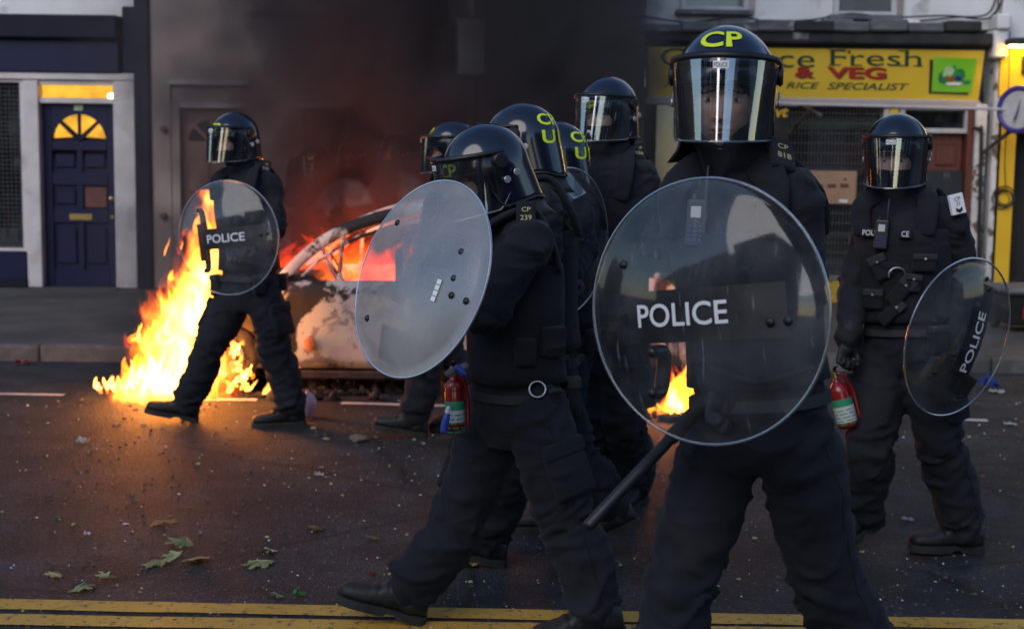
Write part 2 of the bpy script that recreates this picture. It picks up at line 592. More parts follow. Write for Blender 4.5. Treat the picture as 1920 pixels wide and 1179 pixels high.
# ---- materials of the street
def asphalt():
    m, nt, b, out = new_mat('asphalt')
    tc = nd(nt, 'ShaderNodeTexCoord')
    n1 = nd(nt, 'ShaderNodeTexNoise'); n1.inputs['Scale'].default_value = .7; n1.inputs['Detail'].default_value = 6
    n2 = nd(nt, 'ShaderNodeTexVoronoi'); n2.inputs['Scale'].default_value = 95
    n3 = nd(nt, 'ShaderNodeTexNoise'); n3.inputs['Scale'].default_value = 60; n3.inputs['Detail'].default_value = 5
    for n in (n1, n2, n3): nt.links.new(tc.outputs['Object'], n.inputs['Vector'])
    r1 = nd(nt, 'ShaderNodeValToRGB')
    r1.color_ramp.elements[0].position = .35; r1.color_ramp.elements[0].color = (.020, .0232, .0275, 1)
    r1.color_ramp.elements[1].position = .7; r1.color_ramp.elements[1].color = (.036, .040, .045, 1)
    nt.links.new(n1.outputs['Fac'], r1.inputs['Fac'])
    # pale chippings among the tar
    hs = nd(nt, 'ShaderNodeSeparateColor'); nt.links.new(n2.outputs['Color'], hs.inputs[0])
    r2 = nd(nt, 'ShaderNodeMapRange'); r2.inputs['From Min'].default_value = .80; r2.inputs['From Max'].default_value = 1.0; r2.inputs['To Max'].default_value = .75
    nt.links.new(hs.outputs[0], r2.inputs['Value'])
    mx = nd(nt, 'ShaderNodeMix', data_type='RGBA'); mx.inputs['B'].default_value = (.10, .10, .10, 1)
    nt.links.new(r2.outputs[0], mx.inputs['Factor']); nt.links.new(r1.outputs['Color'], mx.inputs['A'])
    n4 = nd(nt, 'ShaderNodeTexNoise'); n4.inputs['Scale'].default_value = 2.3; n4.inputs['Detail'].default_value = 9; n4.inputs['Roughness'].default_value = .7
    nt.links.new(tc.outputs['Object'], n4.inputs['Vector'])
    r4 = nd(nt, 'ShaderNodeMapRange'); r4.inputs['From Min'].default_value = .42; r4.inputs['From Max'].default_value = .62; r4.inputs['To Min'].default_value = .55; r4.inputs['To Max'].default_value = 1.25
    nt.links.new(n4.outputs['Fac'], r4.inputs['Value'])
    n5 = nd(nt, 'ShaderNodeTexVoronoi', feature='DISTANCE_TO_EDGE'); n5.inputs['Scale'].default_value = .55
    ds = nd(nt, 'ShaderNodeMix', data_type='VECTOR'); ds.inputs['Factor'].default_value = .12
    nt.links.new(tc.outputs['Object'], ds.inputs['A']); nt.links.new(n4.outputs['Color'], ds.inputs['B']); nt.links.new(ds.outputs['Result'], n5.inputs['Vector'])
    r5 = nd(nt, 'ShaderNodeMapRange'); r5.inputs['From Max'].default_value = .012; r5.inputs['To Min'].default_value = .35; r5.inputs['To Max'].default_value = 1.0
    nt.links.new(n5.outputs['Distance'], r5.inputs['Value'])
    mm = nd(nt, 'ShaderNodeMath', operation='MULTIPLY'); nt.links.new(r4.outputs[0], mm.inputs[0]); nt.links.new(r5.outputs[0], mm.inputs[1])
    sc4 = nd(nt, 'ShaderNodeVectorMath', operation='SCALE'); nt.links.new(mx.outputs['Result'], sc4.inputs[0]); nt.links.new(mm.outputs[0], sc4.inputs['Scale'])
    nt.links.new(sc4.outputs[0], b.inputs['Base Color'])
    b.inputs['Roughness'].default_value = .68
    b.inputs['Specular IOR Level'].default_value = .35
    ad = nd(nt, 'ShaderNodeMath', operation='ADD'); nt.links.new(n2.outputs['Distance'], ad.inputs[0]); nt.links.new(n3.outputs['Fac'], ad.inputs[1])
    bp = nd(nt, 'ShaderNodeBump'); bp.inputs['Strength'].default_value = 1.0; bp.inputs['Distance'].default_value = .009
    nt.links.new(ad.outputs[0], bp.inputs['Height']); nt.links.new(bp.outputs[0], b.inputs['Normal'])
    MATS['asphalt'] = m
asphalt()

def worn_paint(name, col, gap=(.05, .05, .052), lo=.36, hi=.46, scale=28):
    m, nt, b, out = new_mat(name)
    tc = nd(nt, 'ShaderNodeTexCoord')
    n1 = nd(nt, 'ShaderNodeTexNoise'); n1.inputs['Scale'].default_value = scale; n1.inputs['Detail'].default_value = 9; n1.inputs['Roughness'].default_value = .7
    n2 = nd(nt, 'ShaderNodeTexNoise'); n2.inputs['Scale'].default_value = 2.2; n2.inputs['Detail'].default_value = 5
    for n in (n1, n2): nt.links.new(tc.outputs['Object'], n.inputs['Vector'])
    r1 = nd(nt, 'ShaderNodeMapRange'); r1.inputs['From Min'].default_value = lo; r1.inputs['From Max'].default_value = hi
    nt.links.new(n1.outputs['Fac'], r1.inputs['Value'])
    mx = nd(nt, 'ShaderNodeMix', data_type='RGBA'); mx.inputs['A'].default_value = rgba(gap)
    nt.links.new(r1.outputs[0], mx.inputs['Factor'])
    r2 = nd(nt, 'ShaderNodeValToRGB')
    r2.color_ramp.elements[0].position = .3; r2.color_ramp.elements[0].color = rgba([c * .72 for c in col])
    r2.color_ramp.elements[1].position = .7; r2.color_ramp.elements[1].color = rgba(col)
    nt.links.new(n2.outputs['Fac'], r2.inputs['Fac']); nt.links.new(r2.outputs[0], mx.inputs['B'])
    nt.links.new(mx.outputs['Result'], b.inputs['Base Color'])
    b.inputs['Roughness'].default_value = .6
    bp = nd(nt, 'ShaderNodeBump'); bp.inputs['Strength'].default_value = .35; bp.inputs['Distance'].default_value = .005
    nt.links.new(n1.outputs['Fac'], bp.inputs['Height']); nt.links.new(bp.outputs[0], b.inputs['Normal'])
    MATS[name] = m
worn_paint('road_yellow', (.62, .36, .055))
worn_paint('road_white', (.55, .55, .54))
pmat('paving', (.060, .054, .050), (.092, .084, .078), scale=2.5, rough=.8, bump=.3, bscale=60, c3=(.05, .048, .046), s3=1.1)
pmat('kerb_granite', (.080, .076, .072), (.12, .114, .108), scale=14, rough=.75, bump=.4, bscale=70, c3=(.07, .065, .06), s3=2.5)
pmat('navy_paint', (.005, .007, .036), (.007, .009, .046), scale=3, spec=.25, rough=.55, bump=.08, bscale=30)
pmat('navy_dark', (.005, .006, .016), (.008, .009, .022), scale=3, spec=.25, rough=.7, bump=.2, bscale=30)
pmat('white_gloss', (.50, .47, .47), (.62, .58, .57), scale=5, rough=.5, bump=.15, bscale=40, c3=(.35, .32, .31), s3=3.0, lo3=.56, hi3=.7)
pmat('pink_render', (.40, .315, .285), (.46, .37, .335), scale=1.6, rough=.85, bump=.25, bscale=50, c3=(.19, .155, .145), s3=.8, lo3=.48, hi3=.72)
pmat('pale_render', (.60, .59, .58), (.74, .73, .72), scale=1.6, rough=.85, bump=.35, bscale=45, c3=(.3, .28, .26), s3=2.2, lo3=.56, hi3=.7)
pmat('brown_door', (.10, .028, .016), (.16, .045, .026), scale=6, rough=.5, bump=.12, bscale=30, stretch=(6, 1, 1))
pmat('ghost_door', (.20, .11, .09), (.25, .14, .11), scale=5, rough=.6)
pmat('shop_yellow', (.74, .48, .035), (.80, .54, .05), scale=2, rough=.4, bump=.05, bscale=30)
pmat('brick_yellow', (.70, .47, .06), (.80, .56, .09), scale=7, rough=.7, bump=.5, bscale=60, c3=(.48, .33, .06), s3=8, lo3=.55, hi3=.7)
pmat('mortar', (.48, .32, .05), rough=.9, bump=.4, bscale=80)
pmat('wall_yellow', (.72, .43, .012), (.78, .48, .018), scale=2, rough=.55, bump=.1, bscale=40)
pmat('tar_black', (.012, .012, .013), (.03, .029, .03), scale=5, rough=.8, bump=.5, bscale=30)
pmat('lead_grey', (.07, .072, .08), (.14, .14, .15), scale=4, rough=.7, bump=.5, bscale=25, stretch=(1, 3, 3), c3=(.3, .29, .29), s3=6, lo3=.6, hi3=.7)
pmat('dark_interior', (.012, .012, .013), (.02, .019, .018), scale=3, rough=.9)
pmat('sign_green_ink', (.006, .05, .03), rough=.5)
pmat('sign_red', (.42, .02, .015), rough=.5)
pmat('sign_shadow', (.02, .05, .02), rough=.5)
pmat('leaf_green_board', (.17, .50, .02), (.22, .56, .03), scale=3, rough=.45)
pmat('veg_dark', (.01, .14, .05), (.03, .26, .07), scale=14, rough=.5)
pmat('veg_pale', (.30, .52, .22), (.5, .62, .4), scale=20, rough=.5)
pmat('veg_brown', (.28, .08, .02), rough=.5)
pmat('veg_purple', (.02, .03, .16), rough=.5)
pmat('cardboard', (.36, .22, .13), (.42, .26, .16), scale=8, rough=.85, bump=.1, bscale=80)
pmat('crate_red', (.24, .012, .016), rough=.5)
pmat('grille_wire', (.16, .16, .16), (.11, .105, .1), scale=20, rough=.55)
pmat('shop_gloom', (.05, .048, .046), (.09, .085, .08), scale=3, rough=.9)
pmat('alu_frame', (.42, .42, .42), (.52, .52, .52), scale=12, rough=.45, bump=.1)
pmat('pipe_black', (.012, .012, .013), rough=.5)
pmat('rust_steel', (.07, .045, .03), (.16, .15, .14), scale=8, rough=.6, metal=.3, bump=.2)
pmat('peeling_white', (.55, .54, .53), (.66, .65, .64), scale=10, rough=.7, bump=.3, c3=(.14, .09, .07), s3=9, lo3=.54, hi3=.6)
pmat('bin_plastic', (.014, .016, .017), (.022, .024, .026), scale=10, rough=.5)
pmat('brass', (.55, .40, .14), rough=.35, metal=.9)
pmat('purple_ring', (.05, .035, .22), rough=.4)
pmat('opposite_brick', (.035, .03, .028), (.055, .045, .04), scale=5, rough=.85)
pmat('goods_mixed', (.25, .1, .06), (.1, .22, .25), scale=25, rough=.6, c3=(.5, .48, .42), s3=18)
emat('warm_window', (1.0, .50, .045), 0.62, vary=.35, scale=5)
emat('warm_bulb', (1.0, .72, .28), 6.0)
emat('strip_glow', (1.0, .62, .10), 30.0)

KY = 10.55          # far kerb
PAVE = .12
FY = 15.0           # house fronts
# ---- ground
bm = bmesh.new(); box(bm, -90, 90, -40, KY, -.3, 0)
o = mk('road', bm, 'asphalt'); tag(o, kind='structure')
bm = bmesh.new(); box(bm, -90, 90, KY + .15, 60, -.3, PAVE - .004)
pave = mk('pavement', bm, 'paving'); tag(pave, kind='structure')
# kerb stones, one by one
kmesh = None
x = -7.0
k = 0
while x < 7.0:
    L = random.choice((.78, .9, .9, 1.0))
    bm = bmesh.new()
    box(bm, x + .004, x + L - .004, KY, KY + .15, -.05, PAVE + random.uniform(-.004, .004), .018, seg=2)
    mk('kerb_stone', bm, 'kerb_granite', pave)
    x += L
for xa, xb in ((-90, -7.0), (x, 90)):
    bm = bmesh.new(); box(bm, xa, xb, KY, KY + .15, -.05, PAVE, .018)
    mk('kerb_run', bm, 'kerb_granite', pave)
bm = bmesh.new(); box(bm, -90, 90, -4.5, -2.2, -.2, PAVE); o = mk('near_pavement', bm, 'paving'); tag(o, kind='structure')
def marking(name, p0, p1, wdt, mat, z=.004):
    """a strip of road paint from p0 to p1 (x, y)"""
    bm = bmesh.new()
    d = V((p1[0] - p0[0], p1[1] - p0[1], 0)).normalized(); n = V((-d.y, d.x, 0))
    L = (V(p1).to_2d() - V(p0).to_2d()).length
    N = max(2, int(L / .06))
    rows = []
    for i in range(N + 1):
        c = V((p0[0], p0[1], z)) + d * (L * i / N)
        j0 = noise.noise(V((i * .31, p0[1] * 7, 0))) * .006; j1 = noise.noise(V((i * .31, p0[1] * 7, 5))) * .006
        rows.append((bm.verts.new(c + n * (wdt / 2 + j0)), bm.verts.new(c - n * (wdt / 2 + j1))))
    for a, b in zip(rows, rows[1:]): bm.faces.new((a[0], a[1], b[1], b[0]))
    bmesh.ops.recalc_face_normals(bm, faces=bm.faces)
    if bm.faces[0].normal.z < 0: bmesh.ops.reverse_faces(bm, faces=bm.faces)
    o = mk(name, bm, mat); tag(o, kind='structure')
def G(px, py):
    """ground point under a photo pixel"""
    d = _F + CR * ((px - 960.0) / F_PX) + CU * ((589.5 - py) / F_PX)
    return CAMP + d * (-CAM_H / d.z)
def ext(a, b, x0, x1):
    t0 = (x0 - a.x) / (b.x - a.x); t1 = (x1 - a.x) / (b.x - a.x)
    return (x0, a.y + (b.y - a.y) * t0), (x1, a.y + (b.y - a.y) * t1)
ya, yb = G(0, 1133), G(1500, 1161)
w1 = abs(G(0, 1124).y - G(0, 1143).y)
a, b = ext(G(0, 1133), G(1880, 1171), -12, 12); marking('yellow_line', a, b, w1, 'road_yellow')
a, b = ext(G(0, 1162), G(1300, 1184), -12, 12); marking('yellow_line', a, b, w1, 'road_yellow')
for pa, pb in (((-330, 733), (120, 741)), ((376, 749), (482, 750)), ((640, 756), (1010, 766)), ((1280, 778), (1440, 781)), ((1765, 786), (1852, 789))):
    A, B = G(*pa), G(*pb)
    marking('white_line', (A.x, A.y), (B.x, B.y), .075, 'road_white')

# ------------------------------------------------------------------ the blue shop at the left
def X(px, py=350, Y=FY): return Q(px, py, Y).x
def Z(py, px=960, Y=FY): return Q(px, py, Y).z
def building(name, label, loc, cat='building'):
    return tag(empty(name, loc), label, cat)



XL = X(-260)
s = building('blue_shop', 'navy blue shop front with white door frame and lit fanlight door', (X(120), FY, 0))
zc = Z(30, 120); zf0 = Z(137, 120); zft = Z(75, 120)
x0, x1 = X(240), X(286)
xr = X(284)
bx('upper_wall', XL, xr, FY + .02, FY + .5, zc, 7.5, 'pale_render', s)
bx('cornice', XL, X(232), FY - .16, FY + .1, zft, zc, 'navy_dark', s, .02)
bx('fascia', XL, X(230), FY - .07, FY + .1, zf0, zft, 'navy_paint', s, .01)
bx('pilaster', X(258), xr, FY - .05, FY + .45, PAVE, zc + .25, 'navy_dark', s, .012)
bx('pilaster', X(231, 80), X(257, 80), FY - .04, FY + .45, Z(137, 250), zc + .1, 'navy_dark', s, .012)
bx('ledge', XL, X(257), FY - .045, FY + .1, Z(150, 120), zf0, 'white_gloss', s, .006)
zd0 = Z(540, 145); zd1 = Z(195, 145)
dx0, dx1 = X(79, 365), X(214, 365)
bx('door_post', X(49, 345), X(77, 345), FY - .03, FY + .2, PAVE, Z(150, 60), 'white_gloss', s, .008)
bx('door_post', X(216, 345), X(256, 345), FY - .03, FY + .2, PAVE, Z(150, 235), 'white_gloss', s, .008)
bx('door_head', X(77), X(216), FY + .0, FY + .2, Z(194, 145), Z(184, 145), 'white_gloss', s, .004)
bx('door_head', X(77), X(216), FY + .0, FY + .2, Z(160, 145), Z(150, 145), 'white_gloss', s, .004)
tr = bx('transom_window', dx0, dx1, FY + .08, FY + .085, Z(184, 145), Z(160, 145), 'warm_window', s, 0)
bm = bmesh.new(); ball(bm, Q(208, 181, FY + .06), .035); mk('bulb', bm, 'warm_bulb', tr, smooth=True)
bx('doorstep', X(60), X(225), FY - .22, FY + .2, PAVE, zd0, 'paving', s, .015)
bx('floor_slab', XL, xr, FY + .3, FY + 4, 0, 7.4, 'dark_interior', s, 0)
# door leaf: frame of stiles and rails with recessed panels and fan panes
dw, dh = dx1 - dx0, zd1 - zd0
def dpt(u, v): return dx0 + dw * u, zd0 + dh * v
door = tag(empty('door', (dx0, FY + .07, zd0))); door.parent = s; door.location = V((dx0, FY + .07, zd0)) - s.location
yb_ = FY + .10
def dbox(n, u0, u1, v0, v1, ya, yb2, mat, bev=.006):
    a = dpt(u0, v0); b = dpt(u1, v1)
    return bx(n, a[0], b[0], ya, yb2, a[1], b[1], mat, door, bev)
dbox('back_board', 0, 1, 0, .70, yb_ + .012, yb_ + .03, 'navy_paint', 0)
for u0, u1 in ((0, .115), (.885, 1)): dbox('stile', u0, u1, 0, 1, yb_ - .02, yb_ + .012, 'navy_paint')
for v0, v1 in ((0, .10), (.355, .43), (.56, .63), (.75, .80)):
    dbox('rail', .115, .885, v0, v1, yb_ - .02, yb_ + .012, 'navy_paint')
for v0, v1 in ((.43, .56), (.63, .75), (.1, .355)): dbox('mullion', .46, .54, v0, v1, yb_ - .02, yb_ + .012, 'navy_paint')
for u0, u1, v0, v1 in ((.15, .43, .655, .73), (.57, .85, .655, .73), (.15, .43, .455, .54), (.15, .43, .13, .33), (.57, .85, .13, .33)):
    dbox('door_panel', u0, u1, v0, v1, yb_ - .012, yb_ + .02, 'navy_paint', .012)
dbox('glass_pane', .56, .86, .44, .55, yb_ - .004, yb_ + .012, 'brown_door', .004)
# fanlight: top board with a half-round opening of four panes
cx, cz = dpt(.5, .80)[0], dpt(.5, .80)[1]
rad = dw * .37
bm = bmesh.new()
arc = [V((cx + rad * math.cos(t), 0, cz + rad * math.sin(t))) for t in np.linspace(0, math.pi, 25)]
ztop = zd1
for i in range(24):
    p, q = arc[i], arc[i + 1]
    a = [V((p.x, yb_ - .02, p.z)), V((q.x, yb_ - .02, q.z)), V((q.x, yb_ - .02, ztop)), V((p.x, yb_ - .02, ztop))]
    f = bm.faces.new([bm.verts.new(c) for c in a])
    b2 = [V((p.x, yb_ - .02, p.z)), V((q.x, yb_ - .02, q.z)), V((q.x, yb_ + .03, q.z)), V((p.x, yb_ + .03, p.z))]
    bm.faces.new([bm.verts.new(c) for c in b2])
mk('fan_board', bm, 'navy_paint', door)
for sx in (-1, 1):
    xa, xb2 = sorted((cx + sx * rad, cx + sx * dw * .386)); bx('fan_stile', xa, xb2, yb_ - .02, yb_ + .012, cz, ztop, 'navy_paint', door, 0)
for i in range(4):
    bm = bmesh.new()
    t0, t1 = math.pi * i / 4 + .07, math.pi * (i + 1) / 4 - .07
    pts = [V((cx + (rad * .16) * math.cos((t0 + t1) / 2), yb_ + .005, cz + rad * .1 + rad * .16 * math.sin((t0 + t1) / 2)))]
    pts += [V((cx + rad * .97 * math.cos(t), yb_ + .005, cz + .012 + rad * .95 * math.sin(t))) for t in np.linspace(t0, t1, 9)]
    bm.faces.new([bm.verts.new(p) for p in pts])
    mk('fan_pane', bm, 'warm_window', door)
for i in range(1, 4):
    t = math.pi * i / 4
    bm = bmesh.new(); tube(bm, [(V((cx, yb_ - .01, cz)), .018), (V((cx + rad * math.cos(t), yb_ - .01, cz + rad * math.sin(t))), .018)], n=6)
    mk('fan_bar', bm, 'navy_paint', door)
dbox('fan_back', .1, .9, .79, .99, yb_ + .02, yb_ + .03, 'navy_dark', 0)
dbox('letterbox', .34, .66, .37, .405, yb_ - .03, yb_ - .019, 'brass', .004)
bm = bmesh.new(); ball(bm, V((dpt(.94, .49)[0], yb_ - .045, dpt(0, .49)[1])), .03); mk('door_knob', bm, 'brass', door, smooth=True)
bm = bmesh.new(); cyl(bm, V((dpt(.94, .39)[0], yb_ - .02, dpt(0, .39)[1])), (0, 1, 0), .018, .02); mk('keyhole', bm, 'brass', door)
dbox('number_plate', .44, .56, .965, .995, yb_ - .028, yb_ - .019, 'veg_pale', .002)
# shop window at the far left
wx0, wx1, wz0, wz1 = X(-250), X(44, 310), Z(465, 20), Z(155, 20)
bx('stall_riser', XL, X(49), FY - .04, FY + .3, PAVE, Z(470, 20), 'navy_paint', s, .008)
bx('plinth', XL, X(49), FY - .06, FY + .3, PAVE - .002, PAVE + .1, 'navy_dark', s, .008)
for n, a in (('window_post', (wx1 - .02, wx1 + .035, FY - .01, FY + .1, wz0, wz1)), ('window_sill', (XL, wx1 + .035, FY - .03, FY + .1, wz0 - .05, wz0)), ('window_head', (XL, wx1 + .035, FY - .01, FY + .1, wz1, wz1 + .03))):
    bx(n, *a, 'white_gloss', s, .006)
bx('shop_window', XL, wx1 - .02, FY + .05, FY + .056, wz0, wz1, 'window_glass', s, 0)
bm = bmesh.new()
gx = X(-60)
while gx < wx1 - .03:
    tube(bm, [(V((gx, FY + .03, wz0)), .0022), (V((gx, FY + .03, wz1)), .0022)], n=4, round_ends=False); gx += .045
gz = wz0 + .02
while gz < wz1:
    tube(bm, [(V((X(-60), FY + .035, gz)), .0022), (V((wx1 - .02, FY + .035, gz)), .0022)], n=4, round_ends=False); gz += .045
o = mk('window_grille', bm, 'grille_wire', s); tag(o, kind='stuff')
bx('display_shelf', XL, wx1 - .03, FY + .07, FY + .28, Z(463, 20), Z(455, 20), 'alu_frame', s, 0)
for i, (pa, pb, p0, p1, mt) in enumerate(((2, 12, 400, 452, 'crate_red'), (14, 24, 395, 428, 'label_green'), (-8, 26, 430, 455, 'patch_white'), (26, 38, 402, 430, 'cardboard'), (20, 32, 370, 398, 'bottle_blue'), (12, 32, 228, 250, 'alu_frame'), (22, 34, 296, 312, 'patch_white'))):
    g = bx('shop_goods', X(pa, 420), X(pb, 420), FY + .12, FY + .2, Z(p1, 20), Z(p0, 20), mt, s, .012)
bm = bmesh.new(); ball(bm, Q(16, 177, FY + .2), .03); mk('spot_lamp', bm, 'steel', s, smooth=True)

# ------------------------------------------------------------------ the rendered house behind the smoke
s = building('rendered_house', 'pinkish rendered house front with panelled door, half hidden by smoke', (X(700), FY, 0))
xa, xb = X(286), X(1205)
g0, g1 = X(340), X(445)
zl = Z(205, 400)
bx('front_wall', xa, X(322), FY, FY + .3, PAVE, Z(150, 350), 'pink_render', s, .006)
bx('front_wall', xa, xb, FY, FY + .3, Z(150, 350), 7.5, 'pink_render', s, .006)
bx('front_wall', X(470), X(570), FY, FY + .3, PAVE, Z(150, 350), 'pink_render', s, .004)
bx('front_wall', X(735), xb, FY, FY + .3, PAVE, Z(150, 350), 'pink_render', s, .004)
bx('lintel', X(320), X(470), FY - .03, FY + .1, Z(160, 390), Z(150, 390), 'white_gloss', s, .004)
bx('overdoor', X(322), X(470), FY + .03, FY + .2, Z(192, 390), Z(160, 390), 'pink_render', s, .004)
bx('door_post', X(322), X(338), FY + .01, FY + .2, PAVE, Z(192, 330), 'pink_render', s, .005)
bx('door_post', X(455), X(470), FY + .01, FY + .2, PAVE, Z(192, 460), 'pink_render', s, .005)
bx('door_head', X(338), X(455), FY + .02, FY + .2, Z(203, 390), Z(192, 390), 'white_gloss', s, .004)
gd = bx('door', X(338), X(455), FY + .1, FY + .15, PAVE + .1, Z(203, 390), 'ghost_door', s, .004)
for u0, u1, p0, p1 in ((350, 390, 300, 360), (402, 444, 300, 360), (350, 390, 380, 500), (402, 444, 380, 500)):
    bx('door_panel', X(u0), X(u1), FY + .085, FY + .101, Z(p1, 390), Z(p0, 390), 'ghost_door', gd, .012)
fc = Q(396, 268, FY + .095)
for i in range(4):
    bm = bmesh.new(); t0, t1 = math.pi * i / 4 + .08, math.pi * (i + 1) / 4 - .08
    bm.faces.new([bm.verts.new(V((fc.x + r_ * math.cos(t), fc.y, fc.z + r_ * math.sin(t)))) for r_, t in [(.05, (t0 + t1) / 2)] + [(.24, t) for t in np.linspace(t0, t1, 8)]])
    mk('fan_pane', bm, 'dark_interior', gd)
for p in ((307, 242), (307, 405)):
    bm = bmesh.new(); cyl(bm, Q(p[0], p[1], FY - .02), (0, 1, 0), .035, .06, bev=.01); mk('wall_bolt', bm, 'rust_steel', s, smooth=True)
w0, w1_, wz0, wz1 = X(570), X(735), Z(430, 650), Z(205, 650)
bx('window_pane', w0, w1_, FY + .16, FY + .165, wz0, wz1, 'window_glass', s, 0)
for n, a in (('window_frame', (w0, w0 + .05, FY + .08, FY + .2, wz0, wz1)), ('window_frame', (w1_ - .05, w1_, FY + .08, FY + .2, wz0, wz1)), ('window_frame', ((w0 + w1_) / 2 - .025, (w0 + w1_) / 2 + .025, FY + .08, FY + .2, wz0, wz1)),
             ('window_head', (w0 - .05, w1_ + .05, FY - .04, FY + .2, wz1, wz1 + .06)), ('window_sill', (w0 - .05, w1_ + .05, FY - .08, FY + .2, wz0 - .07, wz0))):
    bx(n, *a, 'white_gloss', s, .005)
bx('front_wall', w0, w1_, FY, FY + .3, PAVE, wz0 - .07, 'pink_render', s, .004)
bx('front_wall', w0, w1_, FY + .0, FY + .3, wz1 + .06, Z(150, 350), 'pink_render', s, .004)
bx('string_course', X(470), xb, FY - .07, FY + .1, Z(28, 650), Z(15, 650), 'pink_render', s, .01)
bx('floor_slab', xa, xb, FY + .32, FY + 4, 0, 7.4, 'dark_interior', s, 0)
# street post with a boxy signal-like head, standing in the smoke
t = tag(empty('street_post', Q(884, 500, 11.25)), 'dark street post with boxy signal-like head, half lost in the smoke', 'street post')
PY_ = 11.25
bm = bmesh.new(); c_ = Q(884, 400, PY_); tube(bm, [(V((c_.x, PY_, PAVE)), .05), (V((c_.x, PY_, 5.2)), .045)], n=14, round_ends=False); mk('pole', bm, 'pipe_black', t, smooth=True)
bx('signal_head', Q(856, 90, PY_).x, Q(914, 90, PY_).x, PY_ - .16, PY_ + .12, Q(884, 147, PY_).z, Q(884, 36, PY_).z, 'pipe_black', t, .02)
bx('bracket', Q(868, 90, PY_).x, Q(900, 90, PY_).x, PY_ - .06, PY_ + .06, Q(884, 160, PY_).z, Q(884, 147, PY_).z, 'pipe_black', t, .01)

# ------------------------------------------------------------------ greengrocer at the right
GY = 14.4
s = building('greengrocer_shop', 'greengrocer shop with yellow sign, wire grille window and yellow brick base', (X(1530, 350, GY), GY, 0))
def gx_(px, py=350): return Q(px, py, GY).x
def gz_(py, px=1530): return Q(px, py, GY).z
xa, xb = gx_(1205), gx_(1850, 60)
zcor = gz_(52)
bx('upper_wall', xa, gx_(1880, 20), GY + .05, GY + .5, zcor, 7.5, 'pale_render', s, .01)
for a, b, p1 in ((1278, 1402, 22), (1565, 1680, 28)):
    w = bx('window', gx_(a, 10), gx_(b, 10), GY + .02, GY + .07, gz_(p1), gz_(-120), 'window_glass', s, 0)
    fr = .045
    x0_, x1_, z0_, z1_ = gx_(a, 10), gx_(b, 10), gz_(p1), gz_(-120)
    for q in ((x0_ - .01, x0_ + fr, z0_, z1_), (x1_ - fr, x1_ + .01, z0_, z1_)): bx('frame', q[0], q[1], GY - .01, GY + .075, q[2], q[3], 'alu_frame', w, .006)
    bx('frame', x0_ + fr, x1_ - fr, GY - .01, GY + .075, z0_, z0_ + fr * .8, 'alu_frame', w, .006)
    bx('sill', x0_ - .06, x1_ + .06, GY - .06, GY + .06, z0_ - .05, z0_, 'lead_grey', w, .01)
    bx('reveal', x1_ + .01, x1_ + .07, GY - .008, GY + .05, z0_, z1_, 'pink_render', w, .004)
    bx('curtain', x0_ + fr, x1_ - fr - .2 * (x1_ - x0_), GY + .08, GY + .1, z0_ + .02, z1_, 'lead_grey', w, 0)
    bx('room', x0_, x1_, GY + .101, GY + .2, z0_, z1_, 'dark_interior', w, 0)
# ragged lead flashing over the cornice
for i in range(9):
    a = 1200 + 70 * i; b = a + 72 + random.uniform(-6, 6)
    dz = random.uniform(-.02, .03)
    bx('flashing_sheet', gx_(a, 50), min(gx_(b, 50), xb - .02), GY - .26 + random.uniform(-.02, .02) - .001 * i, GY + .05, gz_(64, a) - .0 + dz * .2, gz_(46, a) + dz, random.choice(('lead_grey', 'lead_grey', 'tar_black')), s, .018)
for i in range(5):
    a = 1300 + 118 * i
    bx('mortar_lump', gx_(a, 40), gx_(a + random.uniform(30, 70), 40), GY - .12, GY + .06, gz_(48, a), gz_(random.uniform(37, 42), a), random.choice(('lead_grey', 'tar_black', 'pale_render')), s, .02)
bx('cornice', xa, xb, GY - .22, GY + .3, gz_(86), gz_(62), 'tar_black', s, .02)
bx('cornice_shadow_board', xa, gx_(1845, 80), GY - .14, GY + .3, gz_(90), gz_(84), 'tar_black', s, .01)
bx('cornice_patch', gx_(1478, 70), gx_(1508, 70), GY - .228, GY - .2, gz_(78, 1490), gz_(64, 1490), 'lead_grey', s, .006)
# fascia sign, canted forward at the top
c00, c10 = Q(1213, 182, GY - .02), Q(1836, 190, GY - .02)
c01, c11 = Q(1213, 86, GY - .13), Q(1849, 93, GY - .13)
sg = tag(empty('fascia_sign', c00)); sg.parent = s; sg.location = c00 - s.location
def sgn(px, py, off=0.0):
    """point on the canted sign face at a surveyed photo pixel"""
    n = (c10 - c00).cross(c01 - c00).normalized()
    if n.y > 0: n = -n
    d = _F + CR * ((px - 960.0) / F_PX) + CU * ((589.5 - py) / F_PX)
    t = (c00 - CAMP).dot(n) / d.dot(n)
    return CAMP + d * t + n * off
bm = bmesh.new()
nn = (c10 - c00).cross(c01 - c00).normalized()
if nn.y > 0: nn = -nn
q = [c00, c10, c11, c01]
fv = [bm.verts.new(p) for p in q] ; bv = [bm.verts.new(p - nn * .05) for p in q]
bm.faces.new(fv); bm.faces.new(list(reversed(bv)))
for i in range(4): bm.faces.new((fv[i], bv[i], bv[(i + 1) % 4], fv[(i + 1) % 4]))
bmesh.ops.recalc_face_normals(bm, faces=bm.faces)
mk('sign_board', bm, 'shop_yellow', sg)
for a, b in ((c00, c10), (c10, c11), (c11, c01), (c01, c00)):
    bm = bmesh.new(); tube(bm, [(a - nn * .01, .016), (b - nn * .01, .016)], n=6, round_ends=False); mk('sign_trim', bm, 'alu_frame' if a is c00 else 'tar_black', sg)
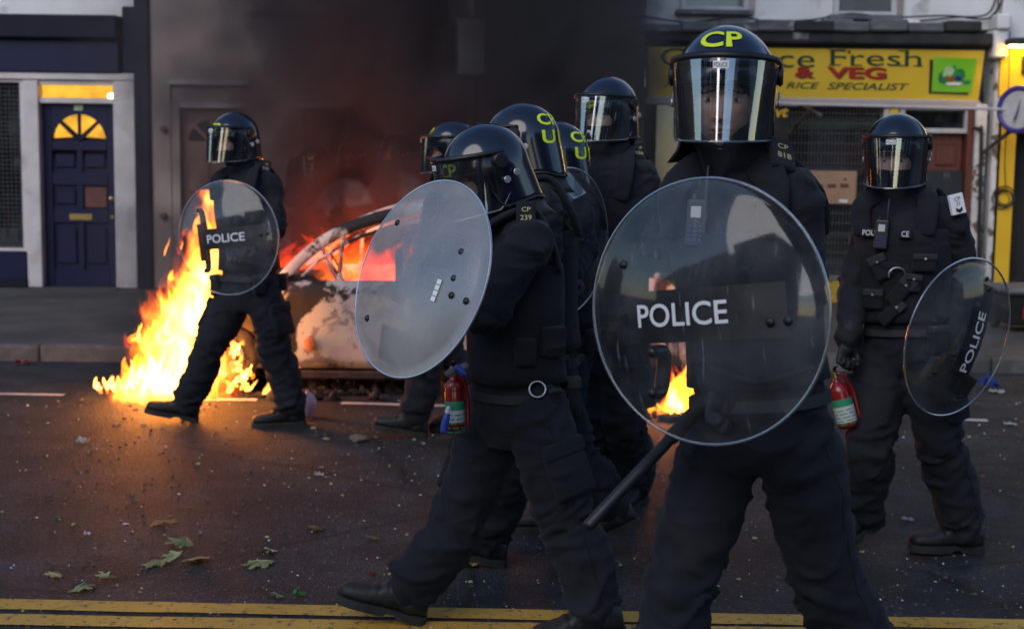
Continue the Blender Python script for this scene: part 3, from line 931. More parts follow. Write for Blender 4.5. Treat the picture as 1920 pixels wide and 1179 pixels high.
def sign_text(sx, x0, x1, y0, y1, mat, off, serifs=None, **kw):
    """letters that fill the surveyed pixel box on the sign"""
    p00, p10, p01 = sgn(x0, y1, off), sgn(x1, y1 + (x1 - x0) * .012, off), sgn(x0, y0, off)
    ux = (p10 - p00); uy = (p01 - p00)
    W, H = ux.length, uy.length
    me, asp = make_text(sx, **kw)
    fn = lambda u, v: p00 + ux * (u / W + .5) + uy * (v / H + .5)
    o = letters('lettering', sx, mat, sg, fn, H, W, **kw)
    if serifs:
        bm = bmesh.new()
        for (u, v, w, h) in serifs:
            vs = [p00 + ux * (u + du) + uy * (v + dv) for du, dv in ((-w / 2, -h / 2), (w / 2, -h / 2), (w / 2, h / 2), (-w / 2, h / 2))]
            bm.faces.new([bm.verts.new(p + nn * .0015) for p in vs])
        mk('lettering', bm, mat, sg)
    return o
sign_text('Clarence', 1238, 1527, 90, 124, 'sign_green_ink', .006,
          serifs=[(.185, .03, .05, .06), (.185, .97, .04, .06), (.27, .03, .04, .06), (.42, .03, .05, .06), (.67, .03, .05, .06), (.735, .03, .05, .06)])
sign_text('Fresh', 1557, 1727, 93, 123, 'sign_green_ink', .006,
          serifs=[(.045, .035, .13, .07), (.03, .97, .1, .06), (.29, .035, .12, .07), (.80, .035, .10, .07), (.965, .035, .10, .07), (.785, .97, .08, .06), (.205, .86, .025, .22), (.155, .5, .02, .2)])
for dx, mt, of in ((3, 'sign_shadow', .005), (0, 'sign_red', .0075)):
    sign_text('FRUIT', 1345 + dx, 1466 + dx, 126 + dx * .6, 146 + dx * .6, mt, of, bold=.03)
    sign_text('&', 1490 + dx, 1526 + dx, 125 + dx * .6, 146 + dx * .6, mt, of, bold=.03)
    sign_text('VEG', 1550 + dx, 1660 + dx, 125 + dx * .6, 147 + dx * .6, mt, of, bold=.03)
sign_text('A', 1243, 1272, 149, 163, 'sign_green_ink', .006, shear=.3, bold=.012)
sign_text('RICE', 1474, 1536, 154, 166, 'sign_green_ink', .006, shear=.3, bold=.012)
sign_text('SPECIALIST', 1551, 1704, 155, 168, 'sign_green_ink', .006, shear=.3, bold=.012)
def sign_poly(name, pts, mat, off):
    bm = bmesh.new(); bm.faces.new([bm.verts.new(sgn(x, y, off)) for x, y in pts]); return mk(name, bm, mat, sg)
sign_poly('panel_shadow', [(1743, 112), (1749, 112), (1749, 172), (1815, 174), (1815, 178), (1741, 175)], 'tar_black', .008)
sign_poly('picture_panel', [(1750, 107), (1831, 110), (1821, 174), (1746, 172)], 'leaf_green_board', .012)
rs = random.Random(3)
def blob_pts(cx, cy, rx, ry, k, n=22):
    return [(cx + rx * math.cos(2 * math.pi * i / n) * (1 + k * rs.uniform(-1, 1)), cy + ry * math.sin(2 * math.pi * i / n) * (1 + k * rs.uniform(-1, 1))) for i in range(n)]
for i, (cx_, cy_, rx, ry, mt) in enumerate(((1768, 147, 9, 11, 'veg_dark'), (1783, 137, 13, 14, 'veg_dark'), (1799, 140, 11, 12, 'veg_dark'), (1811, 154, 9, 4, 'veg_dark'), (1779, 133, 9, 9, 'veg_pale'), (1781, 148, 10, 5, 'veg_brown'), (1796, 147, 7, 5, 'veg_purple'), (1787, 157, 16, 3, 'patch_white'), (1770, 139, 4, 5, 'veg_pale'))):
    sign_poly('picture_motif', blob_pts(cx_, cy_, rx, ry, .22), mt, .0135 + .0012 * i)
# soffit, rail and shop front below the sign
bx('soffit_board', xa, gx_(1838, 195), GY - .04, GY + .1, gz_(200), gz_(188), 'pink_render', s, .004)
wl, wr = gx_(1445, 350), gx_(1652, 350)
wz0, wz1 = gz_(516), gz_(196)
bx('shop_window', gx_(1230), wr, GY + .10, GY + .106, wz0, wz1, 'window_glass', s, 0)
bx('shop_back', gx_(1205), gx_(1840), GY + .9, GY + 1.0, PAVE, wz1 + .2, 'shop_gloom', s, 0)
bx('window_post', wr, wr + .055, GY, GY + .12, wz0, wz1, 'alu_frame', s, .005)
bx('yellow_post', gx_(1663), gx_(1680), GY + .0, GY + .14, PAVE, wz1, 'shop_yellow', s, .005)
bx('window_post', gx_(1682), gx_(1692), GY, GY + .12, PAVE, wz1, 'alu_frame', s, .004)
bx('window_sill', gx_(1205), gx_(1660), GY - .05, GY + .12, wz0 - .05, wz0, 'grille_wire', s, .006)
bm = bmesh.new()
gx0, gx1 = gx_(1400), wr - .01
x_ = gx0
while x_ < gx1:
    tube(bm, [(V((x_, GY + .03, wz0)), .0028), (V((x_, GY + .03, wz1)), .0028)], n=4, round_ends=False); x_ += .034
z_ = wz0 + .03
while z_ < wz1:
    tube(bm, [(V((gx0, GY + .036, z_)), .0026), (V((gx1, GY + .036, z_)), .0026)], n=4, round_ends=False); z_ += .10
o = mk('security_grille', bm, 'grille_wire', s); tag(o, kind='stuff')
for p0, p1, dpt_, mt in ((218, 242, .3, 'veg_pale'), (312, 322, .3, 'alu_frame'), (378, 384, .28, 'alu_frame'), (440, 448, .25, 'alu_frame'), (486, 514, .2, 'alu_frame')):
    bx('display_shelf', gx_(1468), wr - .03, GY + .14, GY + .14 + dpt_, gz_(p1), gz_(p0), mt, s, .004)
bx('red_crate', gx_(1560), gx_(1625), GY + .16, GY + .4, gz_(312), gz_(268), 'crate_red', s, .01)
cb = bx('cardboard_sheet', gx_(1506), gx_(1606), GY + .012, GY + .02, gz_(382), gz_(320), 'cardboard', s, .002)
for p in ((1523, 334), (1585, 336)):
    bm = bmesh.new(); cyl(bm, Q(p[0], p[1], GY + .009), (0, 1, 0), .012, .005); mk('tie_hole', bm, 'tar_black', cb)
for k_ in range(3): bx('scribble', gx_(1528 + 24 * k_), gx_(1544 + 24 * k_), GY + .0095, GY + .012, gz_(352), gz_(346 - k_), 'brown_door', cb, 0)
bm = bmesh.new(); bm.faces.new([bm.verts.new(Q(a, b, GY + .008)) for a, b in ((1574, 374), (1590, 375), (1588, 381), (1572, 378))]); mk('torn_corner', bm, 'patch_white', cb)
# yellow block base under the window, block by block
zt = wz0 - .05; zb = PAVE
rows = 7
bx('riser_core', gx_(1205), gx_(1662), GY - .015, GY + .25, zb, zt - .004, 'mortar', s, 0)
rh = (zt - zb) / rows
for r_ in range(rows):
    x_ = gx_(1400) + (.11 if r_ % 2 else 0)
    while x_ < gx_(1660) - .02:
        xe = min(x_ + .22, gx_(1662))
        bx('brick', x_ + .005, xe - .005, GY - .035 + random.uniform(-.006, .006), GY - .014, zb + r_ * rh + .006, zb + (r_ + 1) * rh - .006, 'brick_yellow', s, .008)
        x_ += .22
# house door right of the window
dz1 = gz_(247)
bx('transom_frame', gx_(1692), gx_(1812), GY, GY + .1, gz_(247), gz_(238), 'alu_frame', s, .004)
bx('transom_frame', gx_(1692), gx_(1812), GY, GY + .1, gz_(204), gz_(196), 'alu_frame', s, .004)
bx('transom_frame', gx_(1804), gx_(1812), GY + .001, GY + .101, gz_(238), gz_(204), 'alu_frame', s, .003)
bx('transom_window', gx_(1692), gx_(1804), GY + .06, GY + .064, gz_(238), gz_(204), 'window_glass', s, 0)
dr = bx('door', gx_(1692), gx_(1806), GY + .10, GY + .15, PAVE, gz_(247), 'brown_door', s, .004)
for a, b, c, d in ((1706, 1744, 268, 308), (1756, 1796, 268, 308)):
    bx('door_panel', gx_(a), gx_(b), GY + .085, GY + .101, gz_(d), gz_(c), 'brown_door', dr, .012)
bx('dark_sheet', gx_(1704), gx_(1807), GY + .03, GY + .05, gz_(372), gz_(317), 'bin_plastic', s, .01)
sheetY = GY + .028
c0 = Q(1775, 329, sheetY)
letters('number', '85', 'lead_grey', s, lambda u, v: V((c0.x + u, sheetY, c0.z + v)), .05)
bx('door_gap', gx_(1694), gx_(1806), GY + .05, GY + .099, PAVE, gz_(372), 'dark_interior', s, .004)
bx('jamb', gx_(1808), gx_(1820), GY - .02, GY + .2, PAVE, gz_(193), 'brown_door', s, .005)
bx('peeling_post', gx_(1821), gx_(1842), GY - .05, GY + .3, PAVE, gz_(196, 1830), 'peeling_white', s, .008)
bx('corner_pilaster', gx_(1852, 350), gx_(1869, 350), GY - .08, GY + .3, PAVE, gz_(110, 1860), 'peeling_white', s, .01)
bx('pilaster_capital', gx_(1852, 60), gx_(1880, 60), GY - .2, GY + .3, gz_(112, 1865), gz_(60, 1865), 'pale_render', s, .02)
bx('pilaster_cap', gx_(1856, 40), gx_(1882, 40), GY - .24, GY + .3, gz_(60, 1865), gz_(30, 1865), 'pale_render', s, .02)
bm = bmesh.new(); tube(bm, [(Q(1826, 240, GY - .09), .018), (Q(1838, 244, GY - .09), .02), (Q(1840, 270, GY - .09), .02), (Q(1832, 590, GY - .09), .02)], n=8); mk('waste_pipe', bm, 'pipe_black', s, smooth=True)
# awning rail and its brackets
bm = bmesh.new(); tube(bm, [(Q(1450, 194, GY - .5), .014), (Q(1905, 206, GY - .5), .014)], n=8); rl = mk('awning_rail', bm, 'alu_frame', s)
bm = bmesh.new(); tube(bm, [(Q(1845, 285, GY - .08), .022), (Q(1925, 222, GY - .55), .022)], n=8); mk('bracket', bm, 'rust_steel', rl)
bm = bmesh.new(); tube(bm, [(Q(1880, 200, GY - .3), .018), (Q(1930, 214, GY - .6), .018)], n=8); mk('bracket', bm, 'rust_steel', rl)
bm = bmesh.new(); tube(bm, [(Q(1480, 250, GY - .02), .018), (Q(1520, 205, GY - .45), .018)], n=8); mk('bracket', bm, 'rust_steel', rl)
bm = bmesh.new(); tube(bm, [(Q(1500, 196, GY - .3), .018), (Q(1538, 216, GY - .5), .018)], n=8); mk('bracket', bm, 'rust_steel', rl)
# orange letters in the window and goods behind the head
yv = GY + .008
c1_ = Q(1466, 211, yv)
letters('window_lettering', 'vt', 'wall_yellow', s, lambda u, v: V((c1_.x + u, yv, c1_.z + v)), .10, .13, shear=.2, bold=.03)
bx('poster', gx_(1447), gx_(1478), GY + .02, GY + .03, gz_(275), gz_(196), 'tar_black', s, 0)
# sagging cables along the wall foot
for n_, pts in (('cable', [(1200, 30), (1290, 42), (1380, 32), (1440, 40), (1520, 38), (1600, 26), (1700, 40), (1790, 33), (1850, 28), (1868, -5)]), ('cable', [(1690, 33), (1780, 30), (1850, 36), (1876, 10), (1880, -20)]), ('cable', [(1860, 30), (1872, 12), (1866, -30)])):
    bm = bmesh.new(); tube(bm, [(Q(a, b, GY - .04), .010) for a, b in pts], n=6); mk(n_, bm, 'pipe_black', s, smooth=True)

# ------------------------------------------------------------------ the yellow shop at the far right
YY = 14.3
s = building('yellow_shop', 'bright yellow painted shop front with lit fascia at the right edge', (Q(1910, 350, YY).x, YY, 0))
def yx(px, py=350): return Q(px, py, YY).x
def yz(py, px=1895): return Q(px, py, YY).z
bx('upper_wall', yx(1884, 20), yx(2300), YY + .05, YY + .5, yz(80), 7.5, 'pale_render', s, .01)
bx('fascia_hood', yx(1877, 85), yx(2300), YY - .35, YY + .1, yz(88), yz(76), 'tar_black', s, .015)
bx('fascia_board', yx(1874, 130), yx(2300), YY - .02, YY + .3, yz(182), yz(90), 'wall_yellow', s, .006)
bx('front_wall', yx(1867, 350), yx(1902, 350), YY + .02, YY + .3, PAVE, yz(184), 'wall_yellow', s, .006)
bx('front_wall', yx(1902, 350), yx(2300), YY + .02, YY + .3, yz(250), yz(184), 'wall_yellow', s, .004)
bx('doorway', yx(1902), yx(2300), YY + .2, YY + .3, PAVE, yz(250), 'dark_interior', s, 0)
bx('poster_frame', yx(1914, 120), yx(1980, 120), YY - .045, YY - .021, yz(140), yz(106), 'tar_black', s, .004)
bx('floor_slab', yx(1874), yx(2300), YY + .32, YY + 4, 0, 7.4, 'dark_interior', s, 0)
tl = bx('fascia_lamp', yx(1880, 90), yx(2250, 90), YY - .22, YY - .16, yz(92), yz(88.5), 'strip_glow', s, .004)
# dish sign on its arm
t = tag(empty('hanging_sign', Q(1905, 200, YY - .45)), 'round white hanging sign with purple ring beside the yellow wall', 'sign')
ax = V((-.75, -.6, 0)).normalized()
c = Q(1912, 206, YY - .5)
bm = bmesh.new(); cyl(bm, c, ax, .22, .05, n=36, bev=.01); mk('disc', bm, 'alu_frame', t)
bm = bmesh.new(); torus(bm, c + ax * .02, ax, .205, .028, n=40); mk('ring', bm, 'purple_ring', t, smooth=True)
bm = bmesh.new(); tube(bm, [(c + ax * .035 + V((-.03, 0, -.09)), .02), (c + ax * .035 + V((0, 0, .0)), .02), (c + ax * .035 + V((.02, 0, .1)), .012)], n=6, flat=.2); mk('emblem', bm, 'purple_ring', t)
bm = bmesh.new(); tube(bm, [(c - ax * .01, .015), (c - ax * .01 + V((0, .5, 0)), .015)], n=8); mk('arm', bm, 'rust_steel', t)
# coil of black wire hanging on the wall
t = tag(empty('wire_coil', Q(1885, 370, YY)), 'loose coil of thin black wire hanging on the yellow wall', 'cable')
for i in range(6):
    bm = bmesh.new(); torus(bm, Q(1882 + rs.uniform(-4, 4), 371 + rs.uniform(-4, 4), YY - .01), V((rs.uniform(-.5, .5), -1, rs.uniform(-.3, .3))), rs.uniform(.07, .12), .005, n=24, m=5); mk('loop', bm, 'pipe_black', t)
bm = bmesh.new(); tube(bm, [(Q(1894, 60, YY - .05), .005), (Q(1890, 200, YY - .04), .005), (Q(1884, 300, YY - .03), .005), (Q(1886, 360, YY - .02), .005)], n=5); mk('wire', bm, 'pipe_black', t)
# wheelie bin
BY = 12.3
t = tag(empty('wheelie_bin', Q(1905, 690, BY)), 'dark wheelie bin with grey lid at the right edge of the pavement', 'bin')
x0_, x1_ = Q(1868, 600, BY).x, Q(1965, 600, BY).x
zt_ = Q(1900, 548, BY).z
bm = bmesh.new()
loft(bm, [[V((x0_ + i_, BY - .25 + i_, PAVE + .06)), V((x1_ - i_, BY - .25 + i_, PAVE + .06)), V((x1_ - i_, BY + .25, PAVE + .06)), V((x0_ + i_, BY + .25, PAVE + .06))] if k_ == 0 else
          [V((x0_, BY - .3, zt_)), V((x1_, BY - .3, zt_)), V((x1_, BY + .3, zt_)), V((x0_, BY + .3, zt_))] for k_, i_ in ((0, .04), (1, 0))])
bmesh.ops.bevel(bm, geom=list(bm.edges), offset=.02, segments=2, affect='EDGES'); mk('bin_body', bm, 'bin_plastic', t)
bx('bin_lid', x0_ - .02, x1_ + .02, BY - .33, BY + .33, zt_ + .003, zt_ + .06, 'lead_grey', t, .02)
for xx in (x0_ + .06, x1_ - .06):
    bm = bmesh.new(); cyl(bm, V((xx, BY + .22, PAVE + .1)), (1, 0, 0), .1, .05); mk('wheel', bm, 'boot_sole', t)
bx('bin_label', x0_ + .12, x0_ + .3, BY - .30, BY - .285, zt_ - .2, zt_ - .1, 'crate_red', t, .003)

# ------------------------------------------------------------------ the other side of the street, behind the camera (seen only in the visors)
def terrace(x0, x1, h, label):
    t = tag(empty('terraced_house', (x0, -6, 0)), label, 'building')
    bx('front_wall', x0, x1, -9.0, -4.6, 0, h, 'opposite_brick', t, 0)
    n = max(1, int((x1 - x0) / 2.2))
    for i in range(n):
        for z in (1.0, 3.9, 6.4):
            if z + 1.5 < h:
                cx = x0 + (i + .5) * (x1 - x0) / n
                bx('window', cx - .45, cx + .45, -4.58, -4.55, z, z + 1.4, 'alu_frame', t, 0)
    bx('cornice', x0, x1, -4.6, -4.4, h - .3, h, 'opposite_brick', t, 0)
OPP = ((-60, -22, 6.2), (-20.5, -10.5, 5.8), (-9.5, -5.5, 6.2), (-2.3, .1, 5.6), (5.8, 12, 6.2), (14, 60, 6.0))
for i, (a, b, h) in enumerate(OPP):
    terrace(a, b, h, ('dark brick terrace across the street, ' + ('the farthest one at the left', 'second from the left', 'left of the narrow house', 'the narrow one between two gaps', 'right of the wide gap', 'the farthest one at the right')[i]))

for xa_, xb_2, lab in ((-70, X(-262), 'plain brick terrace running on beyond the blue shop'), (Q(2302, 350, YY).x, 70, 'plain brick terrace running on beyond the yellow shop')):
    t = tag(empty('terraced_house', ((xa_ + xb_2) / 2, FY, 0)), lab, 'building')
    bx('front_wall', xa_, xb_2, FY - .02, FY + 4, 0, 8, 'opposite_brick', t, 0)
    for i in range(14):
        c_ = xa_ + (i + .5) * (xb_2 - xa_) / 14
        bx('window', c_ - .5, c_ + .5, FY - .06, FY - .025, 4.0, 5.6, 'navy_dark', t, 0)
        bx('shop_front', c_ - 1.6, c_ + 1.6, FY - .08, FY - .025, .2, 2.5, 'navy_dark', t, 0)
# ================================================================== PEOPLE
from mathutils.bvhtree import BVHTree
def smoothstep(a, b, x):
    t = max(0.0, min(1.0, (x - a) / (b - a)))
    return t * t * (3 - 2 * t)

def seg_near(p, a, b):
    d = b - a
    t = max(0.0, min(1.0, (p - a).dot(d) / max(1e-9, d.length_squared)))
    return (p - (a + d * t)).length, t

# ---- kit that is the same for everyone, in a head frame: x = wearer's left..right, y = forward, z = up
HA, HB, HC = .125, .146, .140        # helmet half width, half length, height of dome
def shell_pt(phi, th, off=0.0):
    """phi: 0 forward, grows to the wearer's side; th: angle from the crown, past 90 deg it runs down the side wall"""
    s, c = math.sin(phi), math.cos(phi)
    if th <= math.pi / 2:
        r = math.sin(th); z = HC * math.cos(th)
    else:
        z = -(th - math.pi / 2) * .14
        back = max(0.0, -c)
        r = 1.0 + z * (.55 - 1.6 * back * back) * .9
    return V(((HA + off) * r * s, (HB + off) * r * c, z + off * (math.cos(th) if th < math.pi / 2 else 0)))
def th_end(phi):
    c = math.cos(phi)
    a = abs(phi if phi <= math.pi else phi - 2 * math.pi)
    t = math.pi / 2 + .0 + smoothstep(1.0, 1.5, a) * .92
    t += .12 * smoothstep(2.3, 2.9, a)
    return t

def helmet_meshes():
    out = {}
    bm = bmesh.new()
    NP, NT = 72, 26
    grid = []
    for i in range(NP):
        phi = 2 * math.pi * i / NP
        grid.append([shell_pt(phi, .02 + (th_end(phi) - .02) * (j / NT)) for j in range(NT + 1)])
    vs = [[bm.verts.new(p) for p in col] for col in grid]
    for i in range(NP):
        for j in range(NT): bm.faces.new((vs[i][j], vs[i][j + 1], vs[(i + 1) % NP][j + 1], vs[(i + 1) % NP][j]))
    bm.faces.new([vs[i][0] for i in range(NP)])
    bmesh.ops.recalc_face_normals(bm, faces=bm.faces)
    r = bmesh.ops.solidify(bm, geom=list(bm.faces), thickness=.007)
    for f in bm.faces: f.smooth = True
    out['shell'] = bm
    bm = bmesh.new()          # rubber edging
    pts = [(shell_pt(2 * math.pi * i / NP, th_end(2 * math.pi * i / NP), -.001), .006) for i in range(NP + 1)]
    tube(bm, pts, n=6, m=1, round_ends=False)
    out['edging'] = bm
    bm = bmesh.new()          # visor: a curved sheet, a little narrower below
    NV, NH = 44, 12
    half = R(100)
    def vis(u, v, off=0.0):
        phi = -half + 2 * half * u
        z = .066 - .200 * v
        k = 1.0 - .10 * v
        fl = (1.0 + .155 * v) / k
        return V(((HA + .005 + off) * k * math.sin(phi), (HB + .022 + off) * k * math.cos(phi) * fl + .006, z - .045 * (1 - math.cos(phi)) * (1 - v) * .35 + (.05 * smoothstep(.82, 1.0, abs(2 * u - 1)) * v)))
    out['vis'] = vis
    g = [[bm.verts.new(vis(i / NV, j / NH)) for j in range(NH + 1)] for i in range(NV + 1)]
    for i in range(NV):
        for j in range(NH): bm.faces.new((g[i][j], g[i + 1][j], g[i + 1][j + 1], g[i][j + 1]))
    for f in bm.faces: f.smooth = True
    out['visor'] = bm
    bm = bmesh.new()          # rim of the sheet: bottom edge catches light
    tube(bm, [(vis(i / NV, 1.0), .0028) for i in range(NV + 1)], n=6, m=1)
    out['visor_lip'] = bm
    bm = bmesh.new()          # black band along the top of the visor
    rings = []
    for i in range(NV + 1):
        u = i / NV
        p, q = vis(u, -.035), vis(u, .04)
        n = V((math.sin(-half + 2 * half * u), math.cos(-half + 2 * half * u), 0))
        rings.append([p - n * .012, p + n * .003, q + n * .005, q - n * .003])
    loft(bm, rings)
    for f in bm.faces: f.smooth = True
    out['band'] = bm
    return out
HM = helmet_meshes()
VIS = HM['vis']
def to_mesh(bm, name, mat):
    me = bpy.data.meshes.new(name); bm.to_mesh(me); bm.free(); me.materials.append(MATS[mat]); return me
ME = {'shell': to_mesh(HM['shell'], 'helmet', 'helmet_shell'), 'edging': to_mesh(HM['edging'], 'edging', 'helmet_trim'), 'visor': to_mesh(HM['visor'], 'visor', 'visor_clear'),
      'lip': to_mesh(HM['visor_lip'], 'visor_lip', 'shield_rim'), 'band': to_mesh(HM['band'], 'visor_band', 'helmet_trim')}
bm = bmesh.new()
cyl(bm, V((0, 0, 0)), (1, 0, 0), .026, .014, n=24, bev=.005)
ME['hinge'] = to_mesh(bm, 'hinge', 'helmet_trim')
bm = bmesh.new(); cyl(bm, V((0, 0, 0)), (1, 0, 0), .012, .006, n=18, bev=.002)
for f in bm.faces: f.smooth = len(f.verts) == 4
ME['rivet'] = to_mesh(bm, 'rivet', 'rivet_metal')
bm = bmesh.new()              # leather neck guard behind
rows = []
for i in range(15):
    ph = math.pi + R(-75) + R(150) * i / 14
    p = shell_pt(ph, th_end(ph), -.006)
    n = V((math.sin(ph), math.cos(ph), 0))
    rows.append([p, p + n * .012 + V((0, 0, -.035)), p + n * .034 + V((0, 0, -.065)), p + n * .028 + V((0, 0, -.066)), p + n * .004 + V((0, 0, -.036)), p - n * .006])
loft(bm, rows)
for f in bm.faces: f.smooth = True
ME['guard'] = to_mesh(bm, 'neck_guard', 'boot_leather')

def helmet(person, Mh, front='CP', front_th=(.62, .0), letter_h=.048, back=None, sticker=True, visor=True):
    """helmet child of the person with its visor, hinges and lettering as sub-parts"""
    hm = mo('helmet', ME['shell'], None, person); put(hm, person, Mh)
    def sub(n, me, M=None):
        o = mo(n, me, None, hm)
        if M is not None: o.matrix_basis = M
        return o
    sub('edging', ME['edging'])
    if visor:
        sub('visor', ME['visor']); sub('visor_lip', ME['lip']); sub('visor_band', ME['band'])
        for sx in (-1, 1):
            sub('hinge', ME['hinge'], Matrix.Translation((sx * (HA + .006), -.005, .020)))
            for dy, dz in ((-.012, -.045), (-.05, -.03)):
                sub('rivet', ME['rivet'], Matrix.Translation((sx * (HA + .004), dy, dz)))
    sub('neck_guard', ME['guard'])
    def wrap(phi0, th0, off=.0025):
        def fn(u, v, w=0):
            ph = phi0 - u / ((HA + HB) / 2 * max(.55, math.sin(min(th0, math.pi / 2))))
            return shell_pt(ph % (2 * math.pi), th0 - v / HC, off)
        return fn
    if front:
        letters('lettering', front, 'hi_vis_yellow', hm, wrap(front_th[1], front_th[0]), letter_h, letter_h * 2.0, bold=.022, local=True)
    if back:
        letters('lettering', 'CP', 'hi_vis_yellow', hm, wrap(back, 1.05), .05, .1, bold=.022, local=True)
        letters('lettering', 'U1', 'hi_vis_yellow', hm, wrap(back, 1.55), .05, .1, bold=.022, local=True)
    if sticker and visor:
        bm = bmesh.new()
        fs = [[bm.verts.new(VIS(.5 + (.045 - .09 * i / 6) * .9, .075 + .085 * j, .0015)) for j in range(2)] for i in range(7)]
        for i in range(6): bm.faces.new((fs[i][0], fs[i][1], fs[i + 1][1], fs[i + 1][0]))
        mk('visor_sticker', bm, 'patch_white', hm, world=False)
        letters('lettering', 'POLICE', 'print_black', hm, lambda u, v: VIS(.5 - u / .5 * 1.0, .118 - v / .225, .003), .011, .034, local=True)
    return hm

def head_part(bm_list, Mh, mask):
    """head with face (mask: 0 bare face opening, 1 cloth up to the nose), appended as mesh data in world space"""
    bm = bmesh.new()
    NU, NVV = (220, 150) if mask == 0 else (120, 80)
    verts = []
    info = []
    for j in range(NVV + 1):
        la = math.pi * j / NVV
        row = []
        for i in range(NU):
            t = i / NU * 2 - 1
            ph = math.pi * (abs(t) ** 1.35) * (1 if t > 0 else -1)
            z = .122 * math.cos(la)
            r = math.sin(la)
            x = .076 * r * math.sin(ph); y = .096 * r * math.cos(ph)
            fr = max(0.0, math.cos(ph))
            if z < -.02:
                k = min(1.0, (-z - .02) / .10)
                x *= 1 - .30 * k ** 1.4
                y = y * (1 - .12 * k) + .020 * k * fr * r
            g = lambda a, s: math.exp(-(a / s) ** 2)
            f2 = fr ** .5
            nose = smoothstep(.028, -.028, z) * smoothstep(-.047, -.036, z)
            y += .026 * g(x, .0085 + .006 * nose) * nose * f2
            y += .007 * g(abs(x) - .011, .006) * g(z + .036, .007) * f2
            y += .006 * g(x, .055) * g(z - .032, .010) * f2
            y -= .013 * g(abs(x) - .032, .015) * g(z - .012, .013) * f2
            y += .005 * g(abs(x) - .045, .016) * g(z + .014, .014) * f2
            y -= .003 * g(x, .030) * g(z + .052, .006) * f2
            y += .0075 * g(x, .021) * g(z + .0605, .0052) * f2
            y += .0085 * g(x, .018) * g(z + .0735, .0058) * f2
            y -= .004 * g(x, .022) * g(z + .0668, .0022) * f2
            y -= .003 * g(x, .022) * g(z + .084, .006) * f2
            y += .006 * g(x, .017) * g(z + .1, .011) * f2
            p = V((x, y, z))
            lim = -.112 if mask == 0 else -.022
            inside = fr > .05 and (x / .061) ** 2 + (max(0, z - .0) / .050) ** 2 < 1 and z > lim and (mask == 0 or True)
            if z < 0 and mask == 0: inside = fr > .05 and abs(x) < .060 - .16 * max(0, -z - .05) and z > -.108 + .0
            mi = 0
            if inside:
                if abs(z + .067) < .0105 * (1 - (abs(x) / .026) ** 2) and abs(x) < .026: mi = 2
                elif abs(z - (.031 + .004 * math.cos(abs(x) * 60) - .12 * max(0, abs(x) - .04))) < .0042 and .012 < abs(x) < .051: mi = 3
                elif z < -.05: mi = 1
            else:
                mi = 4
                p = p * 1.045 + V((0, .003, 0))
            row.append(bm.verts.new(p)); info.append(mi)
            if j in (0, NVV): pass
        verts.append(row)
    idx = lambda j, i: info[j * NU + i % NU]
    for j in range(NVV):
        for i in range(NU):
            f = bm.faces.new((verts[j][i], verts[j + 1][i], verts[j + 1][(i + 1) % NU], verts[j][(i + 1) % NU]))
            ms = [idx(j, i), idx(j + 1, i), idx(j + 1, i + 1), idx(j, i + 1)]
            f.material_index = max(set(ms), key=ms.count)
            f.smooth = True
    for sx in (-1, 1):       # eyes with lids
        n0 = len(bm.faces)
        ball(bm, V((sx * .0315, .0765, .0115)), .0118, u=16, v=12)
        bm.faces.ensure_lookup_table()
        for f in bm.faces[n0:]:
            c = f.calc_center_median() - V((sx * .0315, .0765, .0115))
            dirn = c.normalized()
            f.material_index = 6 if dirn.y > .90 else (0 if (dirn.z > .34 or dirn.z < -.5) else 5)
            f.smooth = True
    bmesh.ops.remove_doubles(bm, verts=bm.verts, dist=1e-6)
    bm.transform(Mh)
    return bm
FACE_MATS = ['skin', 'stubble_skin', 'lip_skin', 'brow_hair', 'balaclava_cloth', 'eye_white', 'eye_iris', 'overall_cloth']

# ---- boots (one mesh shared by all): foot along +y, ankle over the origin, sole at z = 0
def boot_mesh():
    bm = bmesh.new()
    prof = [(-.085, .018, .05), (-.078, .034, .075), (-.04, .041, .10), (0, .043, .115), (.05, .044, .098), (.10, .049, .072), (.15, .052, .058), (.19, .048, .052), (.213, .034, .044), (.222, .012, .03)]
    rings = []
    for y, w, h in crom(prof, 3):
        rings.append([V((w * math.copysign(abs(math.cos(t)) ** .7, math.cos(t)), y, .022 + max(0, h * .5 * (1 + math.copysign(abs(math.sin(t)) ** .8, math.sin(t))) - .0))) for t in np.linspace(0, 2 * math.pi, 21)[:-1]])
    loft(bm, rings)
    tube(bm, [(V((0, -.022, .06)), .052), (V((0, -.018, .11)), .048), (V((0, -.018, .15)), .046)], n=18)
    me = remeshed(bm, .007, 4)
    for m in ('boot_leather',): me.materials.append(MATS[m])
    for v in me.vertices:
        p = v.co
        if p.y > .0 and p.z < .14: v.co.z += .0025 * math.sin(p.y * 190) * smoothstep(.02, .06, p.y) * smoothstep(.15, .10, p.y)
    bm = bmesh.new()
    rings = []
    pl = [(-.090, .020), (-.08, .036), (-.04, .044), (0, .043), (.03, .040), (.06, .044), (.10, .051), (.15, .055), (.19, .051), (.217, .036), (.228, .013)]
    out = crom(pl, 3)
    ringpts = [(y, w) for y, w in out]
    for y, w in ringpts:
        zb = 0.012 if .015 < y < .05 else 0.0
        rings.append([V((-w, y, zb)), V((w, y, zb)), V((w + .001, y, .028)), V((-w - .001, y, .028))])
    loft(bm, rings)
    sole = bpy.data.meshes.new('sole'); bm.to_mesh(sole); bm.free(); sole.materials.append(MATS['boot_sole'])
    bm = bmesh.new()
    for i in range(6):
        z, y = .075 + i * .022, .075 - i * .017
        tube(bm, [(V((-.024, y - .006, z - .002)), .003), (V((0, y + .008, z + .006)), .003), (V((.024, y - .006, z - .002)), .003)], n=5, m=2)
    lace = bpy.data.meshes.new('laces'); bm.to_mesh(lace); bm.free(); lace.materials.append(MATS['webbing'])
    return me, sole, lace
BOOT, SOLE, LACE = boot_mesh()
